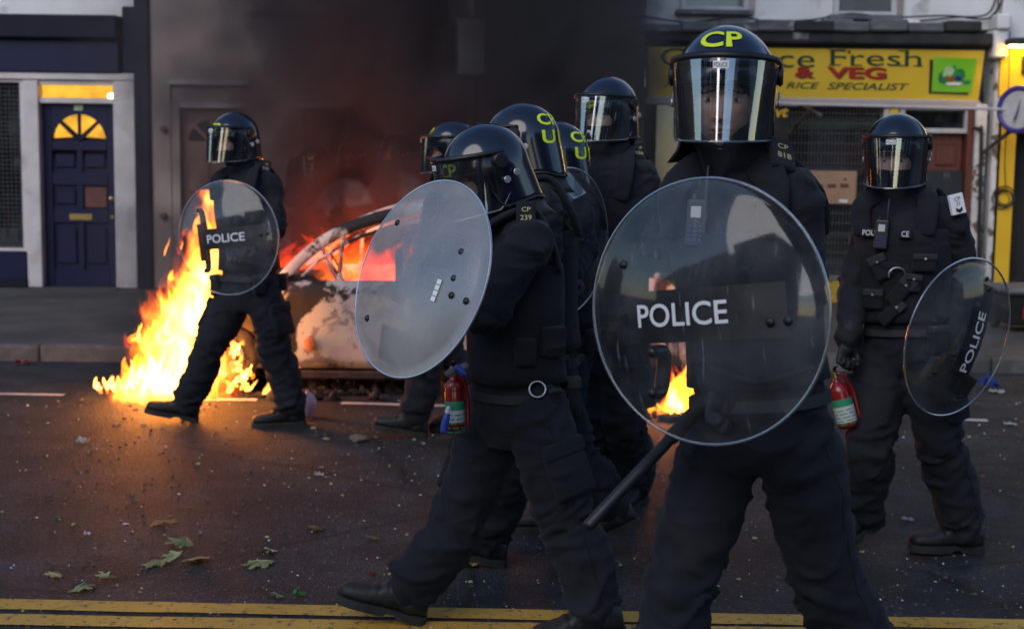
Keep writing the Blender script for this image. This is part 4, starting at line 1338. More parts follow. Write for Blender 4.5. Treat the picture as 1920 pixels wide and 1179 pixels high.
def boot(person, ankle, toe_dir, pitch=0.0, z0=None):
    """pitch: sole angle, positive lifts the toe"""
    d = V((toe_dir[0], toe_dir[1], 0)).normalized()
    f = (d * math.cos(pitch) + V((0, 0, 1)) * math.sin(pitch))
    up = (V((0, 0, 1)) * math.cos(pitch) - d * math.sin(pitch))
    r = f.cross(up)
    M = Matrix(((r.x, f.x, up.x, 0), (r.y, f.y, up.y, 0), (r.z, f.z, up.z, 0), (0, 0, 0, 1)))
    loc = V(ankle) - up * .105
    M.translation = loc
    o = mo('boot', BOOT, None, person); put(o, person, M)
    mo('sole', SOLE, None, o); mo('laces', LACE, None, o)

# ---- gloves (two meshes shared by all): a closed grip round a bar along x; wrist at origin, palm towards +y
def glove_mesh(grip):
    bm = bmesh.new()
    tube(bm, [(V((0, -.03, 0)), .034), (V((0, .01, 0)), .031), (V((0, .03, 0)), .036)], n=14, flat=.8)
    rings = []
    for y, w, t in ((0.0, .030, .022), (.03, .040, .020), (.06, .045, .018), (.088, .043, .015), (.098, .038, .011)):
        rings.append([V((w * math.cos(a), y, t * math.sin(a))) for a in np.linspace(0, 2 * math.pi, 17)[:-1]])
    loft(bm, rings)
    for i, (x, L, r) in enumerate(((-.032, .071, .0102), (-.011, .080, .0108), (.011, .076, .0106), (.032, .061, .0096))):
        ang = [R(a) for a in ((62, 100, 85) if grip else (16, 24, 18))]
        p = V((x, .088 - .006 * (i == 3), 0)); a = 0.0
        pts = [(p - V((0, .02, 0)), r * 1.05), (p, r * 1.08)]
        for seg, frac in zip(ang, (.45, .31, .24)):
            a += seg
            p = p + V((x * .03 / 1, math.cos(a), -math.sin(a))).normalized() * (L * frac)
            pts.append((p, r * (1.0 if frac > .3 else .88)))
        tube(bm, pts, n=10, m=3)
    tp = [(V((-.028, .015, -.006)), .015), (V((-.048, .042, -.016)), .0135), (V((-.050, .066, -.032)), .0118), (V((-.034 if grip else -.052, .080, -.046)), .0105)]
    tube(bm, tp, n=10, m=3)
    me = remeshed(bm, .0042, 2)
    me.materials.append(MATS['glove_leather'])
    bm = bmesh.new(); tube(bm, [(V((0, -.05, 0)), .041), (V((0, -.02, 0)), .039), (V((0, -.005, 0)), .036)], n=16, flat=.85)
    cuff = bpy.data.meshes.new('glove_cuff'); bm.to_mesh(cuff); bm.free(); cuff.materials.append(MATS['webbing'])
    return me, cuff
GLOVE_G = glove_mesh(True)
GLOVE_O = glove_mesh(False)
def glove(person, wrist, direction, palm, grip=True, mirror=False):
    f = V(direction).normalized()
    dn = V(palm); dn = (dn - f * dn.dot(f)).normalized()     # palm side is -z
    up = -dn
    r = f.cross(up)
    s = -1 if mirror else 1
    M = Matrix(((r.x * s, f.x, up.x, wrist[0]), (r.y * s, f.y, up.y, wrist[1]), (r.z * s, f.z, up.z, wrist[2]), (0, 0, 0, 1)))
    g = GLOVE_G if grip else GLOVE_O
    o = mo('glove', g[0], None, person); put(o, person, M)
    mo('glove_cuff', g[1], None, o)
    return M

# ---- a clothed officer
TORSO = [(-.22, .125, .105), (-.12, .172, .130), (0.0, .185, .142), (.14, .178, .138), (.30, .170, .132), (.48, .178, .138), (.66, .192, .146), (.80, .192, .138), (.90, .165, .118), (.97, .105, .092), (1.03, .075, .078)]
def torso_rings(P, N, latP, latN, bend, scale=1.0, dx=0.0, dy=0.0, t0=-9, t1=9, n=28, power=.85):
    ax = (N - P)
    rows = []
    sub = crom([(V((t, 0, 0)), rx, ry) for t, rx, ry in TORSO], 3)
    for tv, rx, ry in sub:
        t = tv.x
        if t < t0 or t > t1: continue
        lat = latP.lerp(latN, smoothstep(0, 1, t)).normalized()
        up = ax.normalized()
        lat = (lat - up * lat.dot(up)).normalized()
        fw = up.cross(lat).normalized() * -1          # forward when lat = wearer's right... sign fixed by caller
        c = P + ax * t + bend * math.sin(math.pi * max(0, min(1, t)))
        rr = []
        for k in range(n):
            a = 2 * math.pi * k / n
            ca, sa = math.cos(a), math.sin(a)
            rr.append(c + lat * (rx * scale + dx) * math.copysign(abs(ca) ** power, ca) + fw * (ry * scale + dy) * math.copysign(abs(sa) ** power, sa))
        rows.append(rr)
    return rows

def officer(spec, voxel=.0115):
    J = spec['J']
    P = (J['hipL'] + J['hipR']) / 2 + V((0, 0, .03))
    N = J['neck']
    latP = (J['hipL'] - J['hipR']).normalized()
    latN = (J['shL'] - J['shR']).normalized()
    fwd = spec['fwd']
    foot = (J['ankL'] + J['ankR']) / 2
    root = tag(empty('person', (foot.x, foot.y, 0)), spec['label'], 'person', 'police officers in riot gear')
    b = spec.get('bulk', .93)
    for s_ in 'LR':                       # soles on the ground, whatever the angle of the foot
        if spec['boots'][s_]:
            p_ = R(spec['boots'][s_][1])
            J['ank' + s_].z = spec.get('ground', 0.0) + .105 * math.cos(p_) + (.085 * math.sin(p_) if p_ > 0 else .19 * math.sin(-p_))
    bm = bmesh.new()
    bend = spec.get('bend', V((0, 0, 0)))
    loft(bm, torso_rings(P, N, latP, latN, bend, b))
    for s in 'LR':
        h, k, a = J['hip' + s], J['knee' + s], J['ank' + s]
        out = (latP if s == 'L' else -latP)
        hs = h + out * .0
        shin = (a - k).normalized()
        end = a - shin * .03
        pts = [(hs + V((0, 0, .05)), .098 * b), (hs.lerp(k, .25) + out * .012, .118 * b), (hs.lerp(k, .6), .112 * b), (k + spec.get('kneefw', fwd) * .012, .101 * b), (k.lerp(a, .3) - fwd * .008, .108 * b), (k.lerp(a, .62) - fwd * .010, .102 * b), (k.lerp(a, .86), .098 * b), (end + shin * .015, .092 * b)]
        tube(bm, pts, n=18, m=3)
        sh, el, wr = J['sh' + s], J['el' + s], J['wr' + s]
        base = N.lerp(sh, .35) - V((0, 0, .05))
        pts = [(base, .075 * b), (sh + V((0, 0, -.005)), .083 * b), (sh.lerp(el, .35), .080 * b), (sh.lerp(el, .75), .074 * b), (el, .070 * b), (el.lerp(wr, .3), .068 * b), (el.lerp(wr, .7), .057 * b), (el.lerp(wr, .97), .047 * b)]
        tube(bm, pts, n=16, m=3)
    Hc = spec['head']
    tube(bm, [(N - V((0, 0, .06)), .082), (N.lerp(Hc, .3), .072), (N.lerp(Hc, .62), .066)], n=16)
    # rucked collar and scarf round the neck
    cdir = (Hc - N).normalized()
    for q, rr in ((.16, .083), (.34, .080), (.56, .084)):
        torus(bm, N.lerp(Hc, q) + fwd * .008, cdir, rr - .02, .026, n=24, m=8)
    me = remeshed(bm, voxel, 2)
    # folds: cloth gathers across each limb, more at knee, crutch, elbow and hem
    bones = [(J['hip' + s], J['knee' + s], 1.0, .3) for s in 'LR'] + [(J['knee' + s], J['ank' + s], 1.15, .7) for s in 'LR'] + \
            [(J['sh' + s], J['el' + s], .8, .5) for s in 'LR'] + [(J['el' + s], J['wr' + s], .9, .6) for s in 'LR'] + [(P, N, .55, .2)]
    n = len(me.vertices)
    co = np.empty(n * 3, np.float32); me.vertices.foreach_get('co', co); co = co.reshape(-1, 3).astype(float)
    no = np.empty(n * 3, np.float32); me.vertices.foreach_get('normal', no); no = no.reshape(-1, 3).astype(float)
    best = np.full(n, 9.0); bi = np.zeros(n, int); bt = np.zeros(n)
    for q, (a, c, w, e) in enumerate(bones):
        a_, d_ = np.array(a), np.array(c - a)
        t = np.clip(((co - a_) @ d_) / (d_ @ d_), 0, 1)
        dist = np.linalg.norm(co - a_ - t[:, None] * d_, axis=1) / (1.7 if q == len(bones) - 1 else 1.0)
        m_ = dist < best
        best[m_] = dist[m_]; bi[m_] = q; bt[m_] = t[m_]
    seed = spec.get('seed', 1) * 13.7
    amp = spec.get('fold', .026)
    disp = np.zeros(n)
    for v in range(n):
        a, c, w, e = bones[bi[v]]
        L = (c - a).length
        t = bt[v]
        p = V(co[v])
        along = t * L
        warp = noise.noise(p * 5 + V((seed, 0, 0))) * .09
        ang = p + V((0, 0, seed))
        f1 = noise.noise(V((ang.x * 4.5, ang.y * 4.5, (along + warp + .35 * (p.x + p.y)) * 15 + bi[v] * 7 + seed)))
        f2 = noise.noise(V((ang.x * 9 + seed, ang.y * 9, (along + warp * .6 - .45 * p.x) * 30 + bi[v] * 3)))
        rid = max(0.0, 1 - abs(f1) * 2.6) ** 1.6
        endw = .55 + .75 * (math.exp(-((t - 1) / .22) ** 2) + math.exp(-(t / .2) ** 2) * .7)
        disp[v] = amp * w * endw * ((rid - .3) * .62 + f2 * .42)
    co += no * disp[:, None]
    gi = np.zeros(len(me.polygons), np.int32) + 7
    # head joins the same continuous figure
    Mh = spec['Mh']
    hb = head_part(None, Mh @ Matrix.Translation((0, .014, -.048)) @ Matrix.Diagonal((1.04, 1.0, .95, 1)), spec.get('mask', 1))
    me.vertices.foreach_set('co', co.astype(np.float32).ravel())
    bb = bmesh.new(); bb.from_mesh(me)
    for f in bb.faces: f.material_index = 7; f.smooth = True
    tmp = bpy.data.meshes.new('t'); hb.to_mesh(tmp); hb.free(); bb.from_mesh(tmp); bpy.data.meshes.remove(tmp)
    bpy.data.meshes.remove(me)
    body = mk('body', bb, FACE_MATS, root)
    # side seams of the trousers, laid on the cloth
    if spec.get('seams', True):
        vv = [v.co + root.location for v in body.data.vertices]
        tree = BVHTree.FromPolygons(vv, [tuple(p.vertices) for p in body.data.polygons])
        for s in 'LR':
            out = (latP if s == 'L' else -latP)
            for side, nm in ((1, 'seam'),):
                pts = []
                for q in range(26):
                    t = .12 + q / 25 * 1.8
                    a, c = (J['hip' + s], J['knee' + s]) if t < 1 else (J['knee' + s], J['ank' + s])
                    ctr = a.lerp(c, t if t < 1 else t - 1)
                    d = out * side + fwd * .25
                    h_ = tree.ray_cast(ctr + d.normalized() * .26, -d.normalized(), .3)[0]
                    if h_ is not None and (not pts or (h_ - pts[-1][0]).length < .07): pts.append((h_, .0032))
                if len(pts) > 6:
                    sb = bmesh.new(); tube(sb, pts, n=5, m=1); mk(nm, sb, 'vest_cloth', root)
    # vest
    if spec.get('vest', True):
        bm = bmesh.new()
        rows = torso_rings(P, N, latP, latN, bend, b, .015, .026, .13, .80, power=.8)
        def shrink(row, k):
            c = sum(row, V((0, 0, 0))) / len(row)
            return [c + (p - c) * k for p in row]
        rows = [shrink(rows[0], .86), shrink(rows[0], .97)] + rows + [shrink(rows[-1], .95), shrink(rows[-1], .80)]
        loft(bm, rows)
        for f in bm.faces: f.smooth = True
        vest = mk('vest', bm, 'vest_cloth', root)
        upv = (N - P).normalized()
        for s in 'LR':
            sh = J['sh' + s]
            m_ = N.lerp(sh, .58) + upv * .055
            c = P + (N - P) * .80
            lat = (latN if s == 'L' else -latN) * .125
            fr = latN.cross(upv); fr = fr if fr.dot(fwd) > 0 else -fr
            bm = bmesh.new()
            tube(bm, [(c + lat + fr * .135 - upv * .03, .013), (c + lat * 1.05 + fr * .112 + upv * .08, .014), (m_ + fr * .035, .015), (m_ - fr * .045, .015), (c + lat * 1.05 - fr * .112 + upv * .05, .014), (c + lat - fr * .138 - upv * .04, .013)], n=14, m=4, flat=2.9, hint=(latN))
            for f in bm.faces: f.smooth = True
            mk('shoulder_strap', bm, 'vest_cloth', vest)
            if spec.get('numbers') and s == 'L':
                ep = sh.lerp(N, .16) + upv * .082 - fr * .0 + spec.get('ep_off', V((0, 0, 0)))
                out = (latN if s == 'L' else -latN)
                nrm = (upv * 1.0 + out * .55 + spec.get('ep_n', V((0, -.3, 0)))).normalized()
                ux = spec.get('ep_x', V((1, 0, 0))); ux = (ux - nrm * ux.dot(nrm)).normalized(); uy = nrm.cross(ux)
                bm = bmesh.new(); M = Matrix(((ux.x, uy.x, nrm.x, ep.x), (ux.y, uy.y, nrm.y, ep.y), (ux.z, uy.z, nrm.z, ep.z), (0, 0, 0, 1)))
                box(bm, -.032, .032, -.05, .05, -.012, .006, .005, M=M); e = mk('epaulette', bm, 'vest_cloth', root)
                letters('lettering', 'CP', 'badge_thread', e, lambda u, v: M @ V((u, v + .016, .0085)), .016, .028)
                letters('lettering', spec['numbers'], 'badge_thread', e, lambda u, v: M @ V((u, v - .014, .0085)), .018, .036)
    # belt and pouches
    bm = bmesh.new()
    rows = torso_rings(P, N, latP, latN, bend, b, .014, .016, .02, .12, power=.85)
    loft(bm, rows); belt = mk('belt', bm, 'webbing', root)
    up = (N - P).normalized(); rt = latP
    fr = rt.cross(up); fr = fr if fr.dot(fwd) > 0 else -fr
    rr = random.Random(spec.get('seed', 1))
    for ang, w_, h_, d_ in spec.get('pouches', ((60, .07, .10, .04), (120, .06, .09, .04), (-60, .08, .11, .045), (-125, .06, .12, .04))):
        a = R(ang)
        n_ = (fr * math.cos(a) + rt * math.sin(a)).normalized()
        c = P + (N - P) * .04 + n_ * (.155 + .045 * abs(math.sin(a))) * b
        tx = up.cross(n_)
        M = Matrix(((tx.x, n_.x, up.x, c.x), (tx.y, n_.y, up.y, c.y), (tx.z, n_.z, up.z, c.z), (0, 0, 0, 1)))
        bm = bmesh.new(); box(bm, -w_ / 2, w_ / 2, -.01, d_, -h_ * .7, h_ * .4, .010, M=M, seg=2); pc = mk('pouch', bm, 'vest_cloth', root)
        bm = bmesh.new(); box(bm, -w_ / 2 - .002, w_ / 2 + .002, .002, d_ + .005, h_ * .12, h_ * .42, .006, M=M); mk('pouch_flap', bm, 'webbing', pc)
    # thigh pockets
    for s in spec.get('pockets', 'LR'):
        h, k = J['hip' + s], J['knee' + s]
        out = (rt if s == 'L' else -rt)
        d = (k - h).normalized()
        out = (out - d * out.dot(d)).normalized(); fz = d.cross(out)
        c = h.lerp(k, .52) + out * (.104 * b)
        M = Matrix(((fz.x, out.x, -d.x, c.x), (fz.y, out.y, -d.y, c.y), (fz.z, out.z, -d.z, c.z), (0, 0, 0, 1)))
        bm = bmesh.new(); box(bm, -.075, .075, -.02, .022, -.10, .08, .014, M=M, seg=2)
        for f in bm.faces: f.smooth = True
        pk = mk('cargo_pocket', bm, 'overall_cloth', root)
        bm = bmesh.new(); box(bm, -.078, .078, .004, .028, .035, .088, .008, M=M, seg=2); mk('pocket_flap', bm, 'overall_cloth', pk)
    for s in 'LR':
        bt_ = spec['boots'][s]
        if bt_: boot(root, J['ank' + s], bt_[0], R(bt_[1]))
    return root, Mh

def head_frame(c, yaw, pitch=0.0, roll=0.0):
    """yaw: degrees, 0 faces the camera (-y), positive turns the face to the picture's left; pitch positive looks down"""
    f0 = V((-math.sin(R(yaw)), -math.cos(R(yaw)), 0))
    f = f0 * math.cos(R(pitch)) - V((0, 0, 1)) * math.sin(R(pitch))
    r = f.cross(V((0, 0, 1))).normalized()
    up = r.cross(f)
    if roll:
        q = Matrix.Rotation(R(roll), 3, f)
        r, up = q @ r, q @ up
    return Matrix(((r.x, f.x, up.x, c.x), (r.y, f.y, up.y, c.y), (r.z, f.z, up.z, c.z), (0, 0, 0, 1)))

def J_from(d, Y):
    """joints surveyed as (px, py, depth offset)"""
    return {k: Q(v[0], v[1], Y + v[2]) for k, v in d.items()}
def facing(yaw): return V((-math.sin(R(yaw)), -math.cos(R(yaw)), 0))
def report(nm, J):
    o = []
    for a, b_ in (('hipL', 'kneeL'), ('kneeL', 'ankL'), ('hipR', 'kneeR'), ('kneeR', 'ankR'), ('shL', 'elL'), ('elL', 'wrL'), ('shR', 'elR'), ('elR', 'wrR'), ('shL', 'shR'), ('hipL', 'hipR')):
        o.append('%s-%s %.2f' % (a, b_, (J[a] - J[b_]).length))
    print('BONES', nm, '; '.join(o), 'ankz %.2f %.2f' % (J['ankL'].z, J['ankR'].z), 'hip %.2f' % J['hipL'].z, 'neck %.2f' % J['neck'].z)

OFF = {}
def make(nm, Y, joints, headpx, yaw, hpitch, label, boots, face_yaw, hroll=0.0, hkw=None, **kw):
    J = J_from(joints, Y)
    report(nm, J)
    hc = Q(headpx[0], headpx[1], Y + headpx[2])
    Mh = head_frame(hc, yaw, hpitch, hroll)
    spec = dict(J=J, head=hc - V((0, 0, .05)), Mh=Mh, fwd=facing(face_yaw), label=label, boots=boots, seed=len(OFF) + 1, **kw)
    root, _ = officer(spec)
    hm = helmet(root, Mh, **(hkw or {}))
    OFF[nm] = (root, J, hm, Mh)
    return root, J

LEFT = (-1, -.12)
# the officer in front, facing the camera
make('A', 3.5, dict(hipL=(1478, 800, -.05), hipR=(1374, 800, .05), kneeL=(1556, 1100, .02), kneeR=(1275, 1085, .02), ankL=(1672, 1420, .10), ankR=(1232, 1430, 0.0),
     neck=(1388, 318, .03), shL=(1480, 362, -.06), shR=(1290, 366, .09), elL=(1502, 575, -.04), wrL=(1372, 600, -.17), elR=(1322, 572, .08), wrR=(1345, 728, -.06)),
     (1360, 158, 0), 12, 2, 'tall officer nearest the camera, looking at it over a clear shield lettered POLICE',
     dict(L=((-1, -.2), -8), R=((-1, -.3), 12)), 25, hkw=dict(front='CP', front_th=(.74, .06), letter_h=.055), mask=0, numbers='818', ep_n=V((.2, -.75, 0)), bulk=.90, pouches=(), pockets='', ep_off=V((.0, -.045, .004)))
# the stooping officer in profile behind the scuffed shield
make('M', 4.7, dict(hipL=(1000, 775, -.10), hipR=(935, 775, .08), kneeL=(1066, 975, -.14), kneeR=(858, 985, .02), ankL=(1116, 1165, -.20), ankR=(765, 1128, .0),
     neck=(962, 408, 0), shL=(992, 452, -.19), shR=(975, 440, .19), elL=(905, 590, -.26), wrL=(800, 545, -.16), elR=(880, 560, .22), wrR=(800, 610, .04)),
     (912, 312, 0), 68, 16, 'stooping officer in profile behind a scuffed greyish shield, extinguisher at the belt',
     dict(L=((-1, -.1), -8), R=((-1, -.05), 16)), 80, hkw=dict(front='CP', front_th=(1.42, -.18), letter_h=.046), numbers='239', ep_n=V((-.1, -1.0, .0)), ep_off=V((0, -.03, -.01)),
     pouches=((-100, .07, .1, .04), (150, .08, .12, .05), (95, .05, .06, .03)))
# the officer turned away behind him
make('D', 5.5, dict(hipL=(1012, 715, -.08), hipR=(1028, 715, .1), kneeL=(960, 860, -.12), kneeR=(1085, 860, .1), ankL=(915, 992, -.1), ankR=(1142, 968, .1),
     neck=(1004, 345, 0), shL=(1020, 385, -.19), shR=(995, 375, .19), elL=(1022, 520, -.25), wrL=(980, 600, -.2), elR=(985, 510, .2), wrR=(950, 580, .1)),
     (980, 262, 0), 108, 4, 'officer turned away with rear helmet lettering, just behind the stooping one',
     dict(L=((-1, .1), 8), R=((-1, .2), -28)), 100, bulk=.88, hkw=dict(front=None, back=R(203), sticker=False))
# the upright officer looking towards the camera, behind the front shield
make('B', 6.35, dict(hipL=(1168, 640, -.05), hipR=(1112, 640, .05), kneeL=(1174, 800, -.06), kneeR=(1118, 805, .04), ankL=(1192, 945, .05), ankR=(1165, 950, .1),
     neck=(1150, 290, 0), shL=(1205, 325, -.05), shR=(1110, 325, .1), elL=(1212, 460, -.08), wrL=(1180, 560, -.2), elR=(1090, 450, .1), wrR=(1090, 540, -.1)),
     (1141, 204, 0), 38, 3, 'tall officer standing behind between the two front shields, visor lettered CP',
     dict(L=((-.5, -1), 0), R=((-.8, -1), 0)), 40, hkw=dict(front='CP', front_th=(1.46, .10), letter_h=.046), numbers='836', ep_n=V((-.2, -.8, 0)))
# an officer mostly hidden, only the helmet's back and a shield showing
make('E', 6.0, dict(hipL=(1060, 660, -.05), hipR=(1050, 660, .1), kneeL=(1040, 800, -.05), kneeR=(1062, 800, .1), ankL=(1050, 915, -.1), ankR=(1085, 908, .1),
     neck=(1052, 345, 0), shL=(1075, 375, -.15), shR=(1030, 370, .15), elL=(1090, 470, -.2), wrL=(1070, 520, -.35), elR=(1010, 460, .2), wrR=(1000, 540, .1)),
     (1041, 290, 0), 105, 2, 'officer mostly hidden, rear helmet lettering above a clear shield with grey panel',
     dict(L=((-1, .1), 0), R=((-1, .1), 0)), 95, hkw=dict(front=None, back=R(203), sticker=False))
# the officer ahead in profile, behind the scuffed shield
make('F', 7.96, dict(hipL=(812, 530, -.08), hipR=(830, 530, .08), kneeL=(800, 655, -.1), kneeR=(845, 660, .1), ankL=(778, 778, -.08), ankR=(862, 770, .1),
     neck=(862, 315, 0), shL=(870, 338, -.17), shR=(850, 335, .17), elL=(850, 430, -.22), wrL=(800, 480, -.2), elR=(830, 425, .2), wrR=(790, 470, .1)),
     (850, 273, 0), 82, 6, 'officer in profile by the burnt car, helmet showing above the scuffed shield',
     dict(L=((-1, -.05), 10), R=((-1, .05), -20)), 88, hkw=dict(front='CP', front_th=(.9, .1), letter_h=.05))
# the officer at the left before the flames
make('L', 8.2, dict(hipL=(490, 545, -.04), hipR=(447, 545, .06), kneeL=(518, 655, -.06), kneeR=(395, 650, -.02), ankL=(545, 768, -.02), ankR=(350, 752, .04),
     neck=(462, 318, .02), shL=(505, 345, -.03), shR=(440, 345, .10), elL=(516, 432, -.08), wrL=(468, 462, -.26), elR=(450, 432, .12), wrR=(448, 468, -.10)),
     (441, 256, 0), 38, 4, 'officer striding past the flames at the left, round clear shield held in front',
     dict(L=((-1, -.35), 0), R=((-1, -.15), 12)), 55, hkw=dict(front='CP', front_th=(1.15, .16), letter_h=.05), numbers='22', ep_n=V((.1, -.8, 0)))
# the officer at the right with an extinguisher
make('R', 5.7, dict(hipL=(1735, 650, -.05), hipR=(1665, 650, .05), kneeL=(1762, 835, -.08), kneeR=(1632, 845, -.08), ankL=(1806, 1003, -.03), ankR=(1612, 985, .02),
     neck=(1692, 365, .02), shL=(1776, 405, -.07), shR=(1640, 405, .08), elL=(1808, 530, .02), wrL=(1800, 640, -.14), elR=(1604, 530, .06), wrR=(1590, 640, -.06)),
     (1681, 279, 0), 22, 6, 'officer at the right with white shoulder patch, extinguisher in hand and lettered vest',
     dict(L=((-1, -.15), 3), R=((-.9, -.5), -20)), 35, hkw=dict(front=None))
# three officers dim in the smoke beyond the car
for nm, hx, hy, Yg, yw in (('G1', 590, 303, 12.3, 5), ('G2', 668, 283, 12.2, 75), ('G3', 745, 282, 12.1, 70)):
    k_ = 2667 / Yg
    gy = 281 + 1.48 * k_
    def pp(dx, z, dy=0.0): return (hx + dx * k_, gy - z * k_, dy)
    make(nm, Yg, dict(hipL=pp(.08, .85), hipR=pp(-.08, .85, .05), kneeL=pp(.14, .48, -.1), kneeR=pp(-.12, .48, .05), ankL=pp(.26, .1), ankR=pp(-.24, .1),
         neck=pp(.03, 1.40), shL=pp(.19, 1.34, -.08), shR=pp(-.15, 1.34, .08), elL=pp(.22, 1.06, -.08), wrL=pp(.02, .98, -.3), elR=pp(-.2, 1.06, -.05), wrR=pp(-.12, 1.0, -.3)),
         (hx, hy, 0), yw, 4, {'G1': 'dim officer in the smoke facing the camera, leftmost of the three beyond the car', 'G2': 'dim officer in profile in the smoke, middle of the three beyond the car', 'G3': 'dim officer in the smoke with a shield, rightmost of the three beyond the car'}[nm],
         dict(L=((-1, -.3), 0), R=((-1, -.2), 0)), yw, hkw=dict(front='CP', front_th=(1.2, .0), letter_h=.055), pockets='', seams=False, ground=.12)
# ================================================================== KIT CARRIED BY THE OFFICERS
def person_tree(root, names=('body', 'vest', 'belt')):
    vs, fs = [], []
    for o in root.children_recursive:
        if o.type == 'MESH' and o.name.split('.')[0] in names:
            M = world_of(o); b0 = len(vs)
            vs += [M @ v.co for v in o.data.vertices]
            fs += [[b0 + i for i in p.vertices] for p in o.data.polygons]
    return BVHTree.FromPolygons(vs, fs)
TREES = {k: person_tree(OFF[k][0]) for k in 'AMR'}
def hit(k, px, py):
    d = (_F + CR * ((px - 960.0) / F_PX) + CU * ((589.5 - py) / F_PX)).normalized()
    loc, n, i, ds = TREES[k].ray_cast(CAMP, d)
    if loc is None: return None, None
    return loc, (n if n.dot(d) < 0 else -n)
def surf_frame(loc, n, up=V((0, 0, 1))):
    n = (n * .6 + V((0, -1, 0)) * .4).normalized()
    uy = (up - n * up.dot(n)).normalized(); ux = uy.cross(n)
    return Matrix(((ux.x, uy.x, n.x, loc.x), (ux.y, uy.y, n.y, loc.y), (ux.z, uy.z, n.z, loc.z), (0, 0, 0, 1)))
def mbox(name, M, w, h, d0, d1, mat, parent, bev=.004, cx=0, cy=0):
    bm = bmesh.new(); box(bm, cx - w / 2, cx + w / 2, cy - h / 2, cy + h / 2, d0, d1, bev, M=M, seg=2); return mk(name, bm, mat, parent)

pmat('key_blue', (.02, .03, .12), rough=.4)
def radio(person, k, px, py, tilt=0.0, s=1.0):
    loc, n = hit(k, px, py)
    if loc is None: return
    M = surf_frame(loc, n, V((math.sin(tilt), 0, math.cos(tilt))))
    r = mbox('radio', M, .052 * s, .115 * s, -.01, .032, 'black_plastic', person, .006)
    mbox('screen', M, .026 * s, .028 * s, .0325, .034, 'alu_frame', r, .001, cy=.026 * s)
    for i in range(4):
        for j in range(3): mbox('key', M, .010 * s, .007 * s, .032, .0345, 'key_blue', r, .001, cx=(j - 1) * .014 * s, cy=(-.010 - i * .011) * s)
    bm = bmesh.new(); tube(bm, [(M @ V((.016, .055, .012)), .006), (M @ V((.016, .14, .010)), .004)], n=8); mk('antenna', bm, 'black_plastic', r, smooth=True)
    bm = bmesh.new(); cyl(bm, M @ V((-.012, .064, .012)), M.to_3x3() @ V((0, 1, 0)), .008, .014, n=12); mk('knob', bm, 'black_plastic', r)
    return r

RT = OFF['R'][0]
radio(RT, 'R', 1654, 440, .05)
for s_, px, py, w in (('POLI', 1632, 436, .050), ('CE', 1698, 439, .028)):
    loc, n = hit('R', px, py)
    if loc is not None:
        M = surf_frame(loc, n)
        pn = mbox('name_panel', M, w + .02, .034, -.012, .024, 'vest_cloth', RT, .004)
        letters('lettering', s_, 'police_white', pn, lambda u, v: M @ V((u, v, .0255)), .022, w)
loc, n = hit('R', 1683, 512)
M = surf_frame(loc, n)
bm = bmesh.new(); torus(bm, M @ V((0, -.008, .022)), M.to_3x3() @ V((.25, 0, 1)), .032, .0055, n=28, a0=-.3, a1=math.pi + .3); mk('handcuff', bm, 'steel', RT, smooth=True)
for px, py, w, h, tl in ((1652, 500, .07, .10, -.5), (1690, 545, .06, .13, .7), (1640, 560, .08, .08, 0), (1732, 492, .09, .07, 0), (1672, 585, .05, .12, .8), (1712, 530, .06, .07, .1)):
    loc, n = hit('R', px, py)
    if loc is None: continue
    M = surf_frame(loc, n, V((math.sin(tl), 0, math.cos(tl))))
    pc = mbox('vest_pocket', M, w, h, -.015, .026, 'vest_cloth', RT, .010)
    mbox('pocket_flap', M, w + .004, h * .35, .004, .031, 'webbing', pc, .005, cy=h * .34)
    bm = bmesh.new(); cyl(bm, M @ V((0, h * .25, .032)), M.to_3x3() @ V((0, 0, 1)), .005, .004, n=12); mk('press_stud', bm, 'rivet_metal', pc)
loc, n = hit('R', 1784, 388)
M = surf_frame(loc + V((.012, -.03, .012)), V((.42, -.85, .18)).normalized(), V((-.22, 0, 1)))
pt = mbox('arm_patch', M, .060, .080, -.012, .007, 'patch_white', RT, .003)
letters('lettering', 'CP', 'print_black', pt, lambda u, v: M @ V((u, v + .020, .0085)), .015, .026)
letters('lettering', '22', 'print_black', pt, lambda u, v: M @ V((u, v + .001, .0085)), .012, .018)
bm = bmesh.new(); bm.faces.new([bm.verts.new(M @ V((x * .011, y * .011 - .022, .0085))) for x, y in ((-1.3, .9), (0, .1), (1.3, .9), (1.3, -.5), (0, -1.2), (-1.3, -.5))]); mk('chevron', bm, 'print_black', pt)
radio(OFF['A'][0], 'A', 1312, 420, .0)
MT = OFF['M'][0]
loc, n = hit('M', 1007, 735)
if loc is not None:
    bm = bmesh.new(); torus(bm, loc + n * .022, (n + V((0, -.6, 0))).normalized(), .026, .0038, n=30); mk('belt_ring', bm, 'steel', MT, smooth=True)
for px, py, w, h in ((1035, 640, .09, .10), (985, 660, .07, .09)):
    loc, n = hit('M', px, py)
    if loc is None: continue
    M = surf_frame(loc, n)
    mbox('vest_pocket', M, w, h, -.015, .02, 'vest_cloth', MT, .010)

